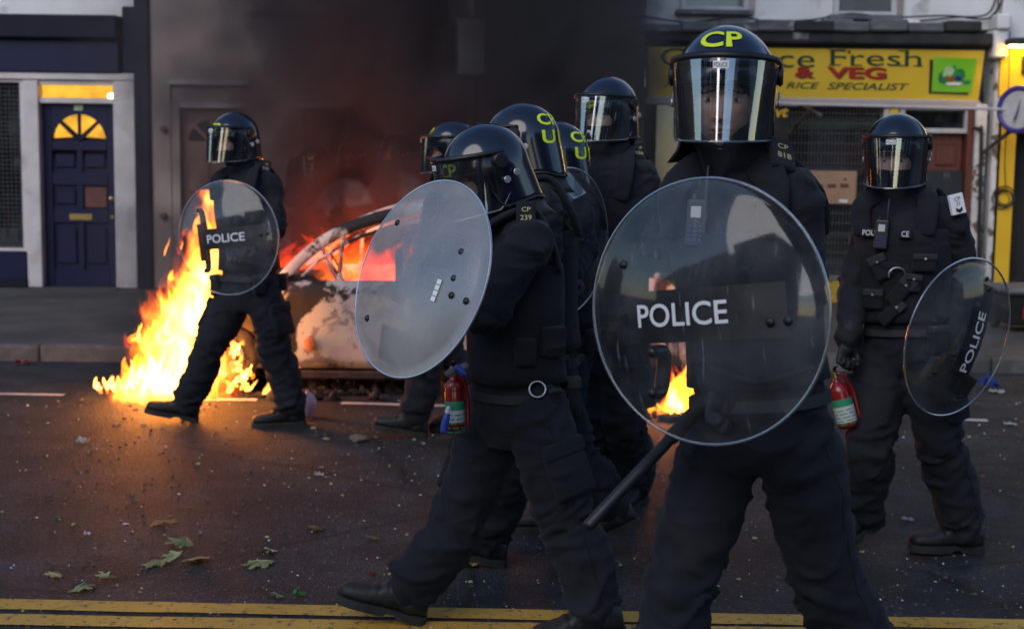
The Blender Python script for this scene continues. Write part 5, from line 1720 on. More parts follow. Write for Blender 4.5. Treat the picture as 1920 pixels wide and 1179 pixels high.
# gloves closed on what they hold
glove(RT, OFF['R'][1]['wrR'], V((-.22, -.1, -1)), V((.55, -.75, 0)), True, True)
glove(RT, OFF['R'][1]['wrL'], V((-.1, -.8, -.5)), V((-.6, 0, -.6)), True)
glove(OFF['A'][0], OFF['A'][1]['wrR'], V((-.15, -.35, -1)), V((.8, -.5, 0)), True, True)
glove(OFF['A'][0], OFF['A'][1]['wrL'], V((-1, -.5, .1)), V((0, -.8, -.6)), True)
glove(MT, OFF['M'][1]['wrL'], V((-1, -.1, .1)), V((0, -.5, -.6)), True)
glove(MT, OFF['M'][1]['wrR'], V((-.6, -.6, -.2)), V((0, -.3, -1)), True, True)
for k_ in 'DBEFL':
    for s in 'LR':
        J = OFF[k_][1]
        glove(OFF[k_][0], J['wr' + s], (J['wr' + s] - J['el' + s]).normalized() + V((0, -.2, 0)), V((0, -.4, -1)), True, s == 'R')
for k_ in ('G1', 'G2', 'G3'):
    for s in 'LR':
        J = OFF[k_][1]
        glove(OFF[k_][0], J['wr' + s], (J['wr' + s] - J['el' + s]).normalized(), V((0, -.4, -1)), True, s == 'R')

# ---- round shields
def shield_shell(Rr, sag):
    bm = bmesh.new()
    nr, na = 16, 72
    prev = None
    prof = [(i / nr) for i in range(1, nr + 1)]
    def z(r):
        q = sag * (1 - (r / .94) ** 2) if r < .94 else -(r - .94) * .02
        return q
    c = bm.verts.new((0, 0, z(0)))
    rows = []
    for r in prof:
        rows.append([bm.verts.new((Rr * r * math.cos(2 * math.pi * k / na), Rr * r * math.sin(2 * math.pi * k / na), z(r))) for k in range(na)])
    for k in range(na): bm.faces.new((c, rows[0][k], rows[0][(k + 1) % na]))
    for a, b_ in zip(rows, rows[1:]):
        for k in range(na): bm.faces.new((a[k], b_[k], b_[(k + 1) % na], a[(k + 1) % na]))
    for f in bm.faces: f.smooth = True
    return bm, lambda x, y: z(min(1.0, math.hypot(x, y) / Rr))
SHIELD_SAG = .052
def riot_shield(label, cpx, cpy, Y, Rr, theta, dirpx, tang, mat='shield_clear', band=None, text=None, bolts=(), grip=None, pad=None, extra=None, group='round riot shields'):
    c = Q(cpx, cpy, Y)
    tc = (CAMP - c).normalized()
    dr = (CR * dirpx[0] - CU * dirpx[1]); dr = (dr - tc * dr.dot(tc)).normalized()
    n = tc * math.cos(R(theta)) + dr * math.sin(R(theta))
    t = CR * math.cos(R(tang)) + CU * math.sin(R(tang)); t = t - tc * t.dot(tc)
    ux = (t - tc * (t.dot(n) / tc.dot(n))).normalized()
    uy = n.cross(ux)
    M = Matrix(((ux.x, uy.x, n.x, c.x), (ux.y, uy.y, n.y, c.y), (ux.z, uy.z, n.z, c.z), (0, 0, 0, 1)))
    root = tag(empty('riot_shield', c), label, 'riot shield', group)
    bm, zf = shield_shell(Rr, SHIELD_SAG)
    me = bpy.data.meshes.new('shell'); bm.to_mesh(me); bm.free()
    sh = mo('shell', me, mat, root); put(sh, root, M)
    bm = bmesh.new(); torus(bm, V((0, 0, zf(Rr, 0) - .001)), (0, 0, 1), Rr - .001, .0036, n=96, m=8)
    for f in bm.faces: f.smooth = True
    bm.transform(M); mk('rim', bm, 'shield_rim', root)
    Mi = M.inverted()
    def loc(px, py):
        d = _F + CR * ((px - 960.0) / F_PX) + CU * ((589.5 - py) / F_PX)
        tt = (c + n * .035 - CAMP).dot(n) / d.dot(n)
        p = Mi @ (CAMP + d * tt)
        return p.x, p.y
    def strip(name, x0, x1, y0, y1, off, mat, th=.004):
        bm = bmesh.new(); N = 14
        rows = []
        for i in range(N + 1):
            x = x0 + (x1 - x0) * i / N
            row = []
            for j in range(5):
                y = y0 + (y1 - y0) * j / 4
                row.append(V((x, y, zf(x, y) + off)))
            rows.append(row + [p - V((0, 0, th)) for p in reversed(row)])
        loft(bm, rows); bm.transform(M); return mk(name, bm, mat, root)
    if band: strip('band', *band, -.004, 'shield_band')
    if text:
        cx, cy_, h, w = text
        letters('lettering', 'POLICE', 'police_white', root, lambda u, v: M @ V((cx + u, cy_ + v, zf(cx + u, cy_ + v) + .0015)), h, w, bold=.012)
    for b_ in bolts:
        x, y = loc(*b_)
        bm = bmesh.new(); ball(bm, M @ V((x, y, zf(x, y) + .002)), .0105, .0105, .006, M=M.to_3x3().to_4x4(), u=14, v=8)
        for f in bm.faces: f.smooth = True
        bt = mk('bolt', bm, 'helmet_trim', root)
    if grip:
        (xa, ya), (xb, yb_) = loc(*grip[0]), loc(*grip[1])
        z0 = -.02
        bm = bmesh.new(); tube(bm, [(M @ V((xa, ya, zf(xa, ya) - .01)), .014), (M @ V((xa * .9 + xb * .1, ya * .9 + yb_ * .1, z0)), .017), (M @ V((xa * .1 + xb * .9, ya * .1 + yb_ * .9, z0)), .017), (M @ V((xb, yb_, zf(xb, yb_) - .01)), .014)], n=12)
        for f in bm.faces: f.smooth = True
        mk('grip', bm, 'black_plastic', root)
    if pad:
        (x0, y0), (x1, y1), w = loc(*pad[0]), loc(*pad[1]), pad[2]
        a = V((x0, y0, 0)); b_ = V((x1, y1, 0)); d = (b_ - a).normalized(); e = V((-d.y, d.x, 0)) * w / 2
        bm = bmesh.new(); zz = lambda p: V((p.x, p.y, zf(p.x, p.y) - .008))
        top = [zz(p) for p in (a - e, b_ - e, b_ + e, a + e)]
        vs = [bm.verts.new(M @ p) for p in top] + [bm.verts.new(M @ (p - V((0, 0, .025)))) for p in top]
        for q_ in ((0, 1, 2, 3), (7, 6, 5, 4), (0, 4, 5, 1), (1, 5, 6, 2), (2, 6, 7, 3), (3, 7, 4, 0)): bm.faces.new([vs[i] for i in q_])
        bmesh.ops.recalc_face_normals(bm, faces=bm.faces); mk('arm_pad', bm, 'shield_band', root)
    if extra: extra(root, M, zf, loc)
    return root, M, zf, loc

def exA(root, M, zf, loc):
    bm = bmesh.new(); pts = [V((x, y, zf(x, y) - .05)) for x, y in (loc(1330, 700), loc(1400, 720), loc(1480, 700))]
    tube(bm, [(M @ p, .022) for p in pts], n=10, flat=.3)
    for f in bm.faces: f.smooth = True
    mk('arm_strap', bm, 'webbing', root)
riot_shield('large clear round shield lettered POLICE held by the officer nearest the camera', 1322, 585, 3.12, .295, 29, (-.99, .11), 3.5,
            band=(-.185, .205, -.062, .055), text=(-.035, .0, .052, .232), bolts=((1443, 604), (1473, 602), (1162, 497), (1215, 738)), extra=exA,
            grip=((1222, 660), (1216, 740)))
def exM(root, M, zf, loc):
    for px, py in ((820, 545),):
        x, y = loc(px, py)
        bm = bmesh.new()
        for k in range(4):
            yy = y + (k - 1.5) * .017
            vs = [bm.verts.new(M @ V((x + dx, yy + dy, zf(x, y) + .002))) for dx, dy in ((-.010, -.007), (.010, -.007), (.010, .007), (-.010, .007))]
            bm.faces.new(vs)
        mk('sticker', bm, 'patch_white', root)
riot_shield('scuffed greyish round shield held edge on by the stooping officer', 787, 521, 4.15, .300, 53, (-.94, -.34), -20, mat='shield_scuffed',
            bolts=((740, 416), (682, 594), (842, 552), (862, 560)), pad=((700, 635), (775, 668), .10), extra=exM, grip=((858, 470), (846, 520)))
riot_shield('clear round shield hanging at the right officer\'s side, its lettering standing on end', 1798, 633, 5.3, .305, 55, (.956, .29), 71,
            band=(-.20, .22, -.085, .035), text=(.0, -.028, .048, .235), bolts=((1858, 525), (1858, 543), (1755, 698)), pad=((1752, 690), (1835, 735), .085))
riot_shield('clear round shield before the flames with black grip and POLICE lettering', 427, 446, 7.55, .304, 31, (-1, .05), 5,
            band=(-.12, .24, -.055, .055), text=(.015, .0, .045, .225), bolts=((487, 440), (498, 438)), grip=((368, 395), (382, 508)), pad=((372, 420), (380, 490), .042))
def exE(root, M, zf, loc):
    bm = bmesh.new()
    ps = [loc(*p) for p in ((1048, 330), (1080, 324), (1104, 362), (1076, 374))]
    bm.faces.new([bm.verts.new(M @ V((x, y, zf(x, y) + .002))) for x, y in ps]); mk('grey_patch', bm, 'alu_frame', root)  # flat pale grey quad lying on the shell
riot_shield('clear round shield with grey patch, edge showing behind the stooping officer', 1062, 455, 5.72, .300, 55, (.98, .1), 0,
            bolts=((1085, 452), (1096, 452)), pad=((1075, 455), (1115, 455), .10), extra=exE)
riot_shield('dim round shield in the smoke, held by the middle officer', 650, 405, 11.85, .30, 30, (-1, 0), 0, pad=((620, 410), (680, 405), .1))
riot_shield('dim round shield in the smoke, held by the rightmost officer', 745, 390, 11.75, .30, 25, (-1, 0), 0, pad=((720, 395), (770, 390), .1))

# ---- baton
t = tag(empty('baton', Q(1105, 985, 3.3)), 'long black baton pointing down from behind the front shield', 'baton')
p0, p1 = Q(1106, 982, 3.30), Q(1318, 757, 3.46)
bm = bmesh.new(); tube(bm, [(p0, .0148), (p0.lerp(p1, .72), .0148)], n=18)
for f in bm.faces: f.smooth = True
mk('shaft', bm, 'black_plastic', t)
bm = bmesh.new(); tube(bm, [(p0.lerp(p1, .72), .0185), (p1, .0185), (p1.lerp(p0, -.06), .021)], n=18)
for f in bm.faces: f.smooth = True
mk('handle', bm, 'boot_sole', t)

# ---- extinguishers
def extinguisher(label, top, axis, L=.24, r=.041):
    """axis points from the valve down to the base"""
    t = tag(empty('fire_extinguisher', top), label, 'fire extinguisher', 'small red fire extinguishers')
    d = V(axis).normalized()
    a, b_, _ = frame_from(d, V((0, -1, 0)))
    def ring(z, rr, n=28): return [top + d * z + a * rr * math.cos(2 * math.pi * k / n) + b_ * rr * math.sin(2 * math.pi * k / n) for k in range(n)]
    prof = [(.0, .012), (.012, .014), (.02, .02), (.032, .031), (.048, r - .002), (.06, r), (L - .012, r), (L - .004, r - .004), (L, r - .010)]
    bm = bmesh.new(); loft(bm, [ring(z, q) for z, q in prof])
    for f in bm.faces: f.smooth = True
    mk('cylinder', bm, 'extinguisher_red', t)
    for nm, z0, z1, mt in (('label', .085, .115, 'label_green'), ('label', .115, L - .025, 'label_white')):
        bm = bmesh.new(); loft(bm, [ring(z0, r + .0012), ring(z1, r + .0012)], cap=False)
        for f in bm.faces: f.smooth = True
        mk(nm, bm, mt, t)
    for k in range(5):
        z0 = .128 + k * .014
        bm = bmesh.new()
        n = 28
        for k2 in range(n):
            if (k2 + k) % 4 == 3: continue
            a0, a1 = 2 * math.pi * k2 / n, 2 * math.pi * (k2 + 1) / n
            pt = lambda z, an: top + d * z + (a * math.cos(an) + b_ * math.sin(an)) * (r + .002)
            bm.faces.new([bm.verts.new(p) for p in (pt(z0, a0), pt(z0, a1), pt(z0 + .004, a1), pt(z0 + .004, a0))])
        mk('label_print', bm, 'label_green', t)
    bm = bmesh.new(); cyl(bm, top - d * .012, d, .013, .03, n=16, bev=.002); mk('valve', bm, 'brass', t)
    s_ = -1 if b_.x > 0 else 1
    for sp in (.0, .45):
        bm = bmesh.new(); tube(bm, [(top - d * .022, .007), (top - d * (.03 + sp * .03) + b_ * .035 * s_, .007), (top - d * (.024 + sp * .06) + b_ * .085 * s_, .005)], n=8, flat=.5); mk('lever', bm, 'steel' if sp == 0 else 'black_plastic', t)
    bm = bmesh.new(); tube(bm, [(top - d * .012, .007), (top - d * .012 - b_ * .02 * s_ * -1 + a * .02, .007), (top + d * .06 + a * (r + .010), .007), (top + d * .17 + a * (r + .012), .007)], n=8)
    for f in bm.faces: f.smooth = True
    mk('hose', bm, 'extinguisher_red', t)
    return t
extinguisher('small red fire extinguisher with green label held in the right officer\'s glove', Q(1567, 708, 5.62), (Q(1591, 800, 5.60) - Q(1567, 708, 5.62)), L=.205)
extinguisher('small red fire extinguisher tucked at the stooping officer\'s belt', Q(851, 702, 4.60), V((.03, -.03, -1)), L=.18, r=.031)
t = tag(empty('spray_bottle', Q(838, 790, 4.52)), 'blue plastic bottle with white cap in the stooping officer\'s thigh pocket', 'bottle')
pa, pb = Q(832, 806, 4.53), Q(839, 774, 4.53)
bm = bmesh.new(); tube(bm, [(pa, .012), (pa.lerp(pb, .7), .012), (pb, .008)], n=14); mk('bottle_body', bm, 'bottle_blue', t, smooth=True)
bm = bmesh.new(); tube(bm, [(pb, .008), (pb + (pb - pa) * .3, .007)], n=12); mk('cap', bm, 'patch_white', t, smooth=True)
t = tag(empty('torch', Q(858, 692, 4.5)), 'small blue and grey hand tool hanging at the stooping officer\'s belt', 'torch')
bm = bmesh.new(); tube(bm, [(Q(840, 700, 4.46), .012), (Q(872, 686, 4.47), .012)], n=12); mk('grip', bm, 'lead_grey', t, smooth=True)
bm = bmesh.new(); tube(bm, [(Q(858, 690, 4.44), .012), (Q(868, 700, 4.44), .011)], n=12); mk('trigger', bm, 'bottle_blue', t, smooth=True)

# ================================================================== THE BURNT CAR
def burnt(name, c_paint, c_ash, c_char, c_rust, pl=.47, char=.52):
    m, nt, b, out = new_mat(name)
    tc = nd(nt, 'ShaderNodeTexCoord')
    def nz(s, d=8, ds=.6, r=.6):
        n = nd(nt, 'ShaderNodeTexNoise'); n.inputs['Scale'].default_value = s; n.inputs['Detail'].default_value = d; n.inputs['Distortion'].default_value = ds; n.inputs['Roughness'].default_value = r
        nt.links.new(tc.outputs['Object'], n.inputs['Vector']); return n.outputs['Fac']
    def step(f, lo, hi):
        r = nd(nt, 'ShaderNodeMapRange'); r.inputs['From Min'].default_value = lo; r.inputs['From Max'].default_value = hi; nt.links.new(f, r.inputs['Value']); return r.outputs[0]
    def mix(f, a, bb):
        x = nd(nt, 'ShaderNodeMix', data_type='RGBA'); nt.links.new(f, x.inputs['Factor'])
        for s, k in ((a, 'A'), (bb, 'B')):
            if isinstance(s, tuple): x.inputs[k].default_value = rgba(s)
            else: nt.links.new(s, x.inputs[k])
        return x.outputs['Result']
    c = mix(step(nz(2.6, 9, .3, .5), pl, pl + .03), c_ash, c_paint)
    c = mix(step(nz(5.5, 10, .8), .52, .57), c, c_rust)
    c = mix(step(nz(2.0, 10, .9, .62), char, char + .035), c, c_char)
    c = mix(step(nz(30, 5, .2), .64, .67), c, c_char)
    nt.links.new(c, b.inputs['Base Color'])
    b.inputs['Roughness'].default_value = .72
    bp = nd(nt, 'ShaderNodeBump'); bp.inputs['Strength'].default_value = .5; bp.inputs['Distance'].default_value = .01
    nt.links.new(nz(22), bp.inputs['Height']); nt.links.new(bp.outputs[0], b.inputs['Normal'])
    MATS[name] = m
burnt('burnt_panel', (.50, .51, .43), (.42, .43, .44), (.014, .013, .013), (.25, .235, .24), char=.535)
burnt('burnt_rail', (.58, .57, .55), (.44, .43, .44), (.012, .011, .011), (.18, .13, .11))
pmat('charred', (.010, .009, .009), (.045, .038, .034), scale=9, rough=.9, bump=.7, bscale=30, c3=(.09, .055, .04), s3=7, lo3=.6, hi3=.68)
CY0, CY1 = 9.18, 10.62
def cq(px, py, y=CY0):
    p = Q(px, py, CY0); return V((p.x, y, p.z))
pmat('reflector_orange', (.62, .22, .08), (.5, .16, .07), scale=20, rough=.4)
car = tag(empty('burnt_car', (cq(760, 690).x, (CY0 + CY1) / 2, 0)), 'burnt out hatchback shell with arched roof and glowing cabin, fire at its nose', 'car')
def cx_(px): return cq(px, 600).x
def cz_(py): return cq(760, py).z
wheels = [(415, 700), (1165, 700)]
beltp = [(238, 640), (262, 600), (330, 572), (430, 548), (525, 531), (640, 528), (800, 528), (1000, 530), (1180, 534), (1270, 552), (1292, 600), (1296, 650)]
def belt_y(px):
    for (a, ya), (b_, yb_) in zip(beltp, beltp[1:]):
        if a <= px <= b_: return ya + (yb_ - ya) * (px - a) / (b_ - a)
    return 640
def sill_y(px):
    y = 692
    for wx, wy in wheels:
        d = abs(px - wx)
        if d < 92: y = min(y, 700 - math.sqrt(max(0, 92 ** 2 - d * d)))
    return max(y, belt_y(px) + 8)
rsd = random.Random(11)
for side, y0, sgn_ in (('near', CY0, -1), ('far', CY1, 1)):
    bm = bmesh.new()
    cols = []
    for part_, xs in (('front_wing', np.arange(238, 531, 8)), ('side_panel', np.arange(530, 1299, 8))):
      bm = bmesh.new(); cols = []
      xs = [min(x_, 1296) for x_ in xs]
      for px in xs:
          yb_, ys = belt_y(px), sill_y(px)
          taper = .10 * smoothstep(330, 238, px) + .08 * smoothstep(1200, 1296, px)
          col = []
          for j in range(9):
              v = j / 8
              z = cz_(yb_) + (cz_(ys) - cz_(yb_)) * v
              bulge = .055 * math.sin(math.pi * (.15 + .8 * v)) + .018 * (1 if .12 < v < .2 else 0)
              dent = noise.noise(V((px * .012, v * 3, 2.0 if side == 'near' else 8.0))) * .022
              col.append(bm.verts.new(V((cx_(px), y0 - sgn_ * (.05 + taper - bulge + dent), z))))
          cols.append(col)
      for a, b_ in zip(cols, cols[1:]):
          for j in range(8): bm.faces.new((a[j], b_[j], b_[j + 1], a[j + 1]))
      for f in bm.faces: f.smooth = True
      bmesh.ops.recalc_face_normals(bm, faces=bm.faces)
      bmesh.ops.solidify(bm, geom=list(bm.faces), thickness=.012)
      mk(part_, bm, 'burnt_panel' if part_ == 'side_panel' else 'charred', car)
    # arched roof rail with inner window edge
    rail = [(528, 530), (560, 492), (610, 452), (670, 423), (740, 402), (820, 390), (920, 388), (1010, 398), (1090, 425), (1150, 468), (1200, 528)]
    bm = bmesh.new(); tube(bm, [(V((cx_(a), y0 - sgn_ * (.05 + .10 * (530 - b_) / 140), cz_(b_))), .040 if i not in (0,) else .046) for i, (a, b_) in enumerate(rail)], n=12, m=4, flat=.62, hint=V((0, 1, 0)))
    for f in bm.faces: f.smooth = True
    mk('roof_rail', bm, 'burnt_rail', car)
    bm = bmesh.new(); tube(bm, [(V((cx_(a + 14), y0 - sgn_ * (.06 + .10 * (530 - b_) / 140), cz_(b_ + 20))), .012) for a, b_ in rail[:-1]], n=8, m=4)
    mk('window_edge', bm, 'burnt_rail', car, smooth=True)
    bm = bmesh.new(); tube(bm, [(V((cx_(634), y0 - sgn_ * .06, cz_(528))), .016), (V((cx_(640), y0 - sgn_ * .11, cz_(442))), .013)], n=8); mk('quarter_post', bm, 'burnt_rail', car, smooth=True)
    bm = bmesh.new(); tube(bm, [(V((cx_(895), y0 - sgn_ * .05, cz_(530))), .035), (V((cx_(905), y0 - sgn_ * .14, cz_(400))), .03)], n=8, flat=.5); mk('door_post', bm, 'burnt_rail', car, smooth=True)
    bm = bmesh.new(); box(bm, cx_(545), cx_(900), y0 - .006 if side == 'near' else y0 - .03, y0 + .03 if side == 'near' else y0 + .006, cz_(712), cz_(697), .008); mk('sill', bm, 'charred', car)
    for px in (532, 893):
        bm = bmesh.new(); tube(bm, [(V((cx_(px), y0 - sgn_ * .0, cz_(belt_y(px) + 8))), .006), (V((cx_(px - 3), y0 + sgn_ * .012, cz_(620))), .006), (V((cx_(px - 2), y0 - sgn_ * .0, cz_(688))), .006)], n=6); mk('door_seam', bm, 'charred', car)
    for wx, wy in wheels:
        c = V((cx_(wx), y0 - sgn_ * .12, .235))
        w = mk('wheel', torus(bmesh.new(), c, (0, 1, 0), .185, .055, n=30, m=8), 'charred', car, smooth=True)
        bm = bmesh.new(); cyl(bm, c, (0, 1, 0), .13, .10, n=24, bev=.02); mk('rim', bm, 'burnt_rail', w)
        for k in range(5):
            an = 2 * math.pi * k / 5
            bm = bmesh.new(); tube(bm, [(c + V((0, sgn_ * .055, 0)), .02), (c + V((.16 * math.cos(an), sgn_ * .04, .16 * math.sin(an))), .016)], n=6); mk('spoke', bm, 'charred', w)
# roof skin between the rails
bm = bmesh.new()
rows = []
for a, b_ in [(690, 414), (740, 398), (820, 384), (920, 382), (1010, 392), (1080, 418), (1140, 458)]:
    rows.append([bm.verts.new(V((cx_(a), CY0 + .15 + (CY1 - CY0 - .3) * j / 8, cz_(b_) + .03 * math.sin(math.pi * j / 8) + noise.noise(V((a * .02, j * .5, 4))) * .015))) for j in range(9)])
for a, b_ in zip(rows, rows[1:]):
    for j in range(8): bm.faces.new((a[j], b_[j], b_[j + 1], a[j + 1]))
bmesh.ops.solidify(bm, geom=list(bm.faces), thickness=.012)
for f in bm.faces: f.smooth = True
mk('roof', bm, 'burnt_rail', car)
# bonnet, scuttle, floor, bulkhead
bm = bmesh.new()
rows = []
for a, b_ in [(262, 604), (330, 566), (430, 542), (520, 526)]:
    rows.append([bm.verts.new(V((cx_(a), CY0 + .13 + (CY1 - CY0 - .26) * j / 10, cz_(b_) + .02 * math.sin(math.pi * j / 10) + noise.noise(V((a * .03, j * .6, 9))) * .03))) for j in range(11)])
for a, b_ in zip(rows, rows[1:]):
    for j in range(10): bm.faces.new((a[j], b_[j], b_[j + 1], a[j + 1]))
bmesh.ops.solidify(bm, geom=list(bm.faces), thickness=.01)
mk('bonnet', bm, 'charred', car)
bx('bumper', cx_(236), cx_(250), CY0 + .12, CY1 - .12, cz_(690), cz_(630), 'charred', car, .02)
bx('floor_pan', cx_(300), cx_(1250), CY0 + .08, CY1 - .08, .17, .20, 'charred', car, .004)
bx('bulkhead', cx_(520), cx_(527), CY0 + .1, CY1 - .1, .2, cz_(530), 'charred', car, .004)
bx('engine_block', cx_(330), cx_(450), CY0 + .35, CY1 - .4, .25, .58, 'charred', car, .03)
bx('tailgate', cx_(1262), cx_(1275), CY0 + .12, CY1 - .12, .3, cz_(536), 'burnt_panel', car, .02)
bx('dashboard', cx_(530), cx_(590), CY0 + .12, CY1 - .12, cz_(575), cz_(522), 'charred', car, .03)
sc_ = V((cx_(611), CY0 + .42, cz_(512)))
bm = bmesh.new(); torus(bm, sc_, V((1, 0, .5)), .165, .013, n=30, m=8); sw = mk('steering_wheel', bm, 'burnt_rail', car, smooth=True)
bm = bmesh.new(); cyl(bm, sc_, V((1, 0, .5)), .05, .03, n=16); mk('hub', bm, 'burnt_rail', sw)
for k in range(3):
    an = 2 * math.pi * k / 3 + .5
    a_, b2, d_ = frame_from(V((1, 0, .5)))
    bm = bmesh.new(); tube(bm, [(sc_, .012), (sc_ + (a_ * math.cos(an) + b2 * math.sin(an)) * .16, .010)], n=6); mk('spoke', bm, 'burnt_rail', sw)
for sy in (CY0 + .22, CY1 - .62):
    st = bx('seat_frame', cx_(735), cx_(750), sy, sy + .4, .3, .95, 'charred', car, .01)
    for k in range(4): bx('seat_spring', cx_(660) + k * .09, cx_(660) + k * .09 + .015, sy, sy + .4, .36, .38, 'charred', st, 0)
# round side reflector, firelit orange put into its colour, and rubble by the wheel
bm = bmesh.new(); ball(bm, V((cx_(582), CY0 - .03, cz_(645))), .04, .010, .05)
for f in bm.faces: f.smooth = True
mk('side_reflector', bm, 'reflector_orange', car)

# ---- ash and burnt bits under and round the car
bm = bmesh.new()
for i in range(420):
    px = rsd.uniform(230, 1000); Y = rsd.uniform(CY0 - .18, CY1)
    p = Q(px, 700, Y); s_ = rsd.uniform(.015, .07)
    M = Matrix.Translation((p.x, Y, s_ * .3)) @ Matrix.Rotation(rsd.uniform(0, 6), 4, V((rsd.random(), rsd.random(), rsd.random()))) @ Matrix.Diagonal((s_, s_ * rsd.uniform(.3, 1), s_ * rsd.uniform(.15, .5), 1))
    bmesh.ops.create_icosphere(bm, subdivisions=1, radius=1, matrix=M)
o = mk('burnt_debris', bm, 'charred'); tag(o, 'black heap of charred scraps and ash under the burnt car', 'debris', kind='stuff')

# ================================================================== FIRE
flamemat('flame_deep', (1.0, .040, .002), .36, 1.8)
flamemat('flame_orange', (1.0, .21, .010), 1.7, 1.5)
flamemat('flame_yellow', (1.0, .42, .06), 4.0, 1.5)
emat('ember', (1.0, .20, .02), 4.0)
def tongue(bm, base, h, r, lean, rr, mi):
    n, m = 9, 11
    ph = rr.uniform(0, 6.3); sw = rr.uniform(.3, .9)
    rings = []
    for i in range(m):
        t = i / (m - 1)
        rad = r * (math.sin(math.pi * min(1, .12 + t * .88) ** .62) ** .9 * .95 + .02)
        rad *= 1 + .35 * noise.noise(V((ph, t * 4, r * 30)))
        c = base + V((lean.x * t * h + sw * r * math.sin(ph + t * 5.0) * t * 1.2, lean.y * t * h + sw * r * math.cos(ph * 1.7 + t * 4.0) * t, t * h))
        e = 1 + .4 * math.sin(ph)
        rings.append([c + V((rad * e * math.cos(2 * math.pi * k / n + ph), rad / e * math.sin(2 * math.pi * k / n + ph), rad * .5 * noise.noise(V((k * 1.3, ph, t * 6))))) for k in range(n)])
    f0 = len(bm.faces)
    loft(bm, rings)
    bm.faces.ensure_lookup_table()
    for f in bm.faces[f0:]: f.material_index = mi; f.smooth = True
def fire(name, label, spots, seed):
    """spots: (px, py, Y, spread px, height range, radius range, lean, count, weights of deep/orange/yellow)"""
    rr = random.Random(seed)
    bm = bmesh.new()
    for px, py, Y, spx, spy, h, r, lean, cnt, wt in spots:
        for i in range(cnt):
            y = Y + rr.uniform(-.12, .12)
            b_ = Q(px + rr.gauss(0, spx), py + rr.gauss(0, spy), y); b_.z = max(b_.z, .01)
            mi = rr.choices((0, 1, 2), wt)[0]
            tongue(bm, b_, rr.uniform(*h), rr.uniform(*r), V((lean[0] + rr.uniform(-.2, .2), rr.uniform(-.1, .1), 0)), rr, mi)
    o = mk(name, bm, ['flame_deep', 'flame_orange', 'flame_yellow']); tag(o, label, 'fire', kind='stuff')
    return o
def gas_fire(name, label, base, lean, h, r0, seed, gain):
    """a leaning body of burning gas: emission volume inside a hull that follows the flame"""
    m, nt, b_, out = new_mat(name + '_gas')
    nt.nodes.remove(b_)
    em = nd(nt, 'ShaderNodeEmission')
    tc = nd(nt, 'ShaderNodeTexCoord')
    def M_(op, a, c=None, clamp=False):
        n = nd(nt, 'ShaderNodeMath', operation=op); n.use_clamp = clamp
        for i, s_ in enumerate((a, c)):
            if s_ is None: continue
            if isinstance(s_, (int, float)): n.inputs[i].default_value = s_
            else: nt.links.new(s_, n.inputs[i])
        return n.outputs[0]
    sp = nd(nt, 'ShaderNodeSeparateXYZ'); nt.links.new(tc.outputs['Object'], sp.inputs[0])
    t = M_('DIVIDE', sp.outputs['Z'], h)
    cx = M_('MULTIPLY', M_('POWER', M_('MAXIMUM', t, 0.0), 1.25), lean)
    rad = M_('ADD', M_('MULTIPLY', M_('SUBTRACT', 1.0, t), r0 * .58), r0 * .48)
    wob = nd(nt, 'ShaderNodeTexNoise'); wob.inputs['Scale'].default_value = 2.6; wob.inputs['Detail'].default_value = 2
    mw = nd(nt, 'ShaderNodeMapping'); mw.inputs['Location'].default_value = (seed, 0, 0); nt.links.new(tc.outputs['Object'], mw.inputs['Vector']); nt.links.new(mw.outputs[0], wob.inputs['Vector'])
    wx = M_('MULTIPLY', M_('SUBTRACT', wob.outputs['Fac'], .5), r0 * 1.5)
    dx = M_('DIVIDE', M_('ADD', M_('SUBTRACT', sp.outputs['X'], cx), wx), rad)
    dy = M_('DIVIDE', sp.outputs['Y'], M_('MULTIPLY', rad, .9))
    d2 = M_('ADD', M_('MULTIPLY', dx, dx), M_('MULTIPLY', dy, dy))
    mp = nd(nt, 'ShaderNodeMapping'); mp.inputs['Scale'].default_value = (8.5, 8.5, 3.6); mp.inputs['Rotation'].default_value = (0, .28, 0); mp.inputs['Location'].default_value = (seed * 3, 0, seed)
    nt.links.new(tc.outputs['Object'], mp.inputs['Vector'])
    nz = nd(nt, 'ShaderNodeTexNoise'); nz.inputs['Scale'].default_value = 1.0; nz.inputs['Detail'].default_value = 5; nz.inputs['Roughness'].default_value = .6; nz.inputs['Distortion'].default_value = 1.6
    nt.links.new(mp.outputs[0], nz.inputs['Vector'])
    core = M_('SUBTRACT', 1.0, d2)
    tip = M_('MULTIPLY', M_('SUBTRACT', t, .55), .9)
    q = M_('ADD', core, M_('MULTIPLY', M_('SUBTRACT', nz.outputs['Fac'], .48), 3.6))
    q = M_('SUBTRACT', q, M_('MAXIMUM', tip, 0.0))
    q = M_('MULTIPLY', q, .55, True)
    rp = nd(nt, 'ShaderNodeValToRGB')
    el = rp.color_ramp.elements
    el[0].position, el[0].color = 0.0, (1, .05, .002, 1)
    el[1].position, el[1].color = 1.0, (1, .56, .13, 1)
    e = el.new(.3); e.color = (1, .16, .010, 1)
    e = el.new(.6); e.color = (1, .36, .040, 1)
    nt.links.new(q, rp.inputs['Fac'])
    nt.links.new(rp.outputs['Color'], em.inputs['Color'])
    nt.links.new(M_('MULTIPLY', M_('POWER', q, 1.9), gain), em.inputs['Strength'])
    nt.links.new(em.outputs[0], out.inputs['Volume'])
    m.cycles.volume_step_rate = .35
    MATS[name + '_gas'] = m
    bm = bmesh.new()
    rings = []
    for i in range(13):
        tt = i / 12
        rr_ = (r0 * .58 * (1 - tt) + r0 * .48) * 1.45 + .03
        if i in (0, 12): rr_ *= .55
        c = V((lean * tt ** 1.25, 0, tt * h * 1.12))
        rings.append([c + V((rr_ * 1.25 * math.cos(2 * math.pi * k / 16), rr_ * math.sin(2 * math.pi * k / 16), 0)) for k in range(16)])
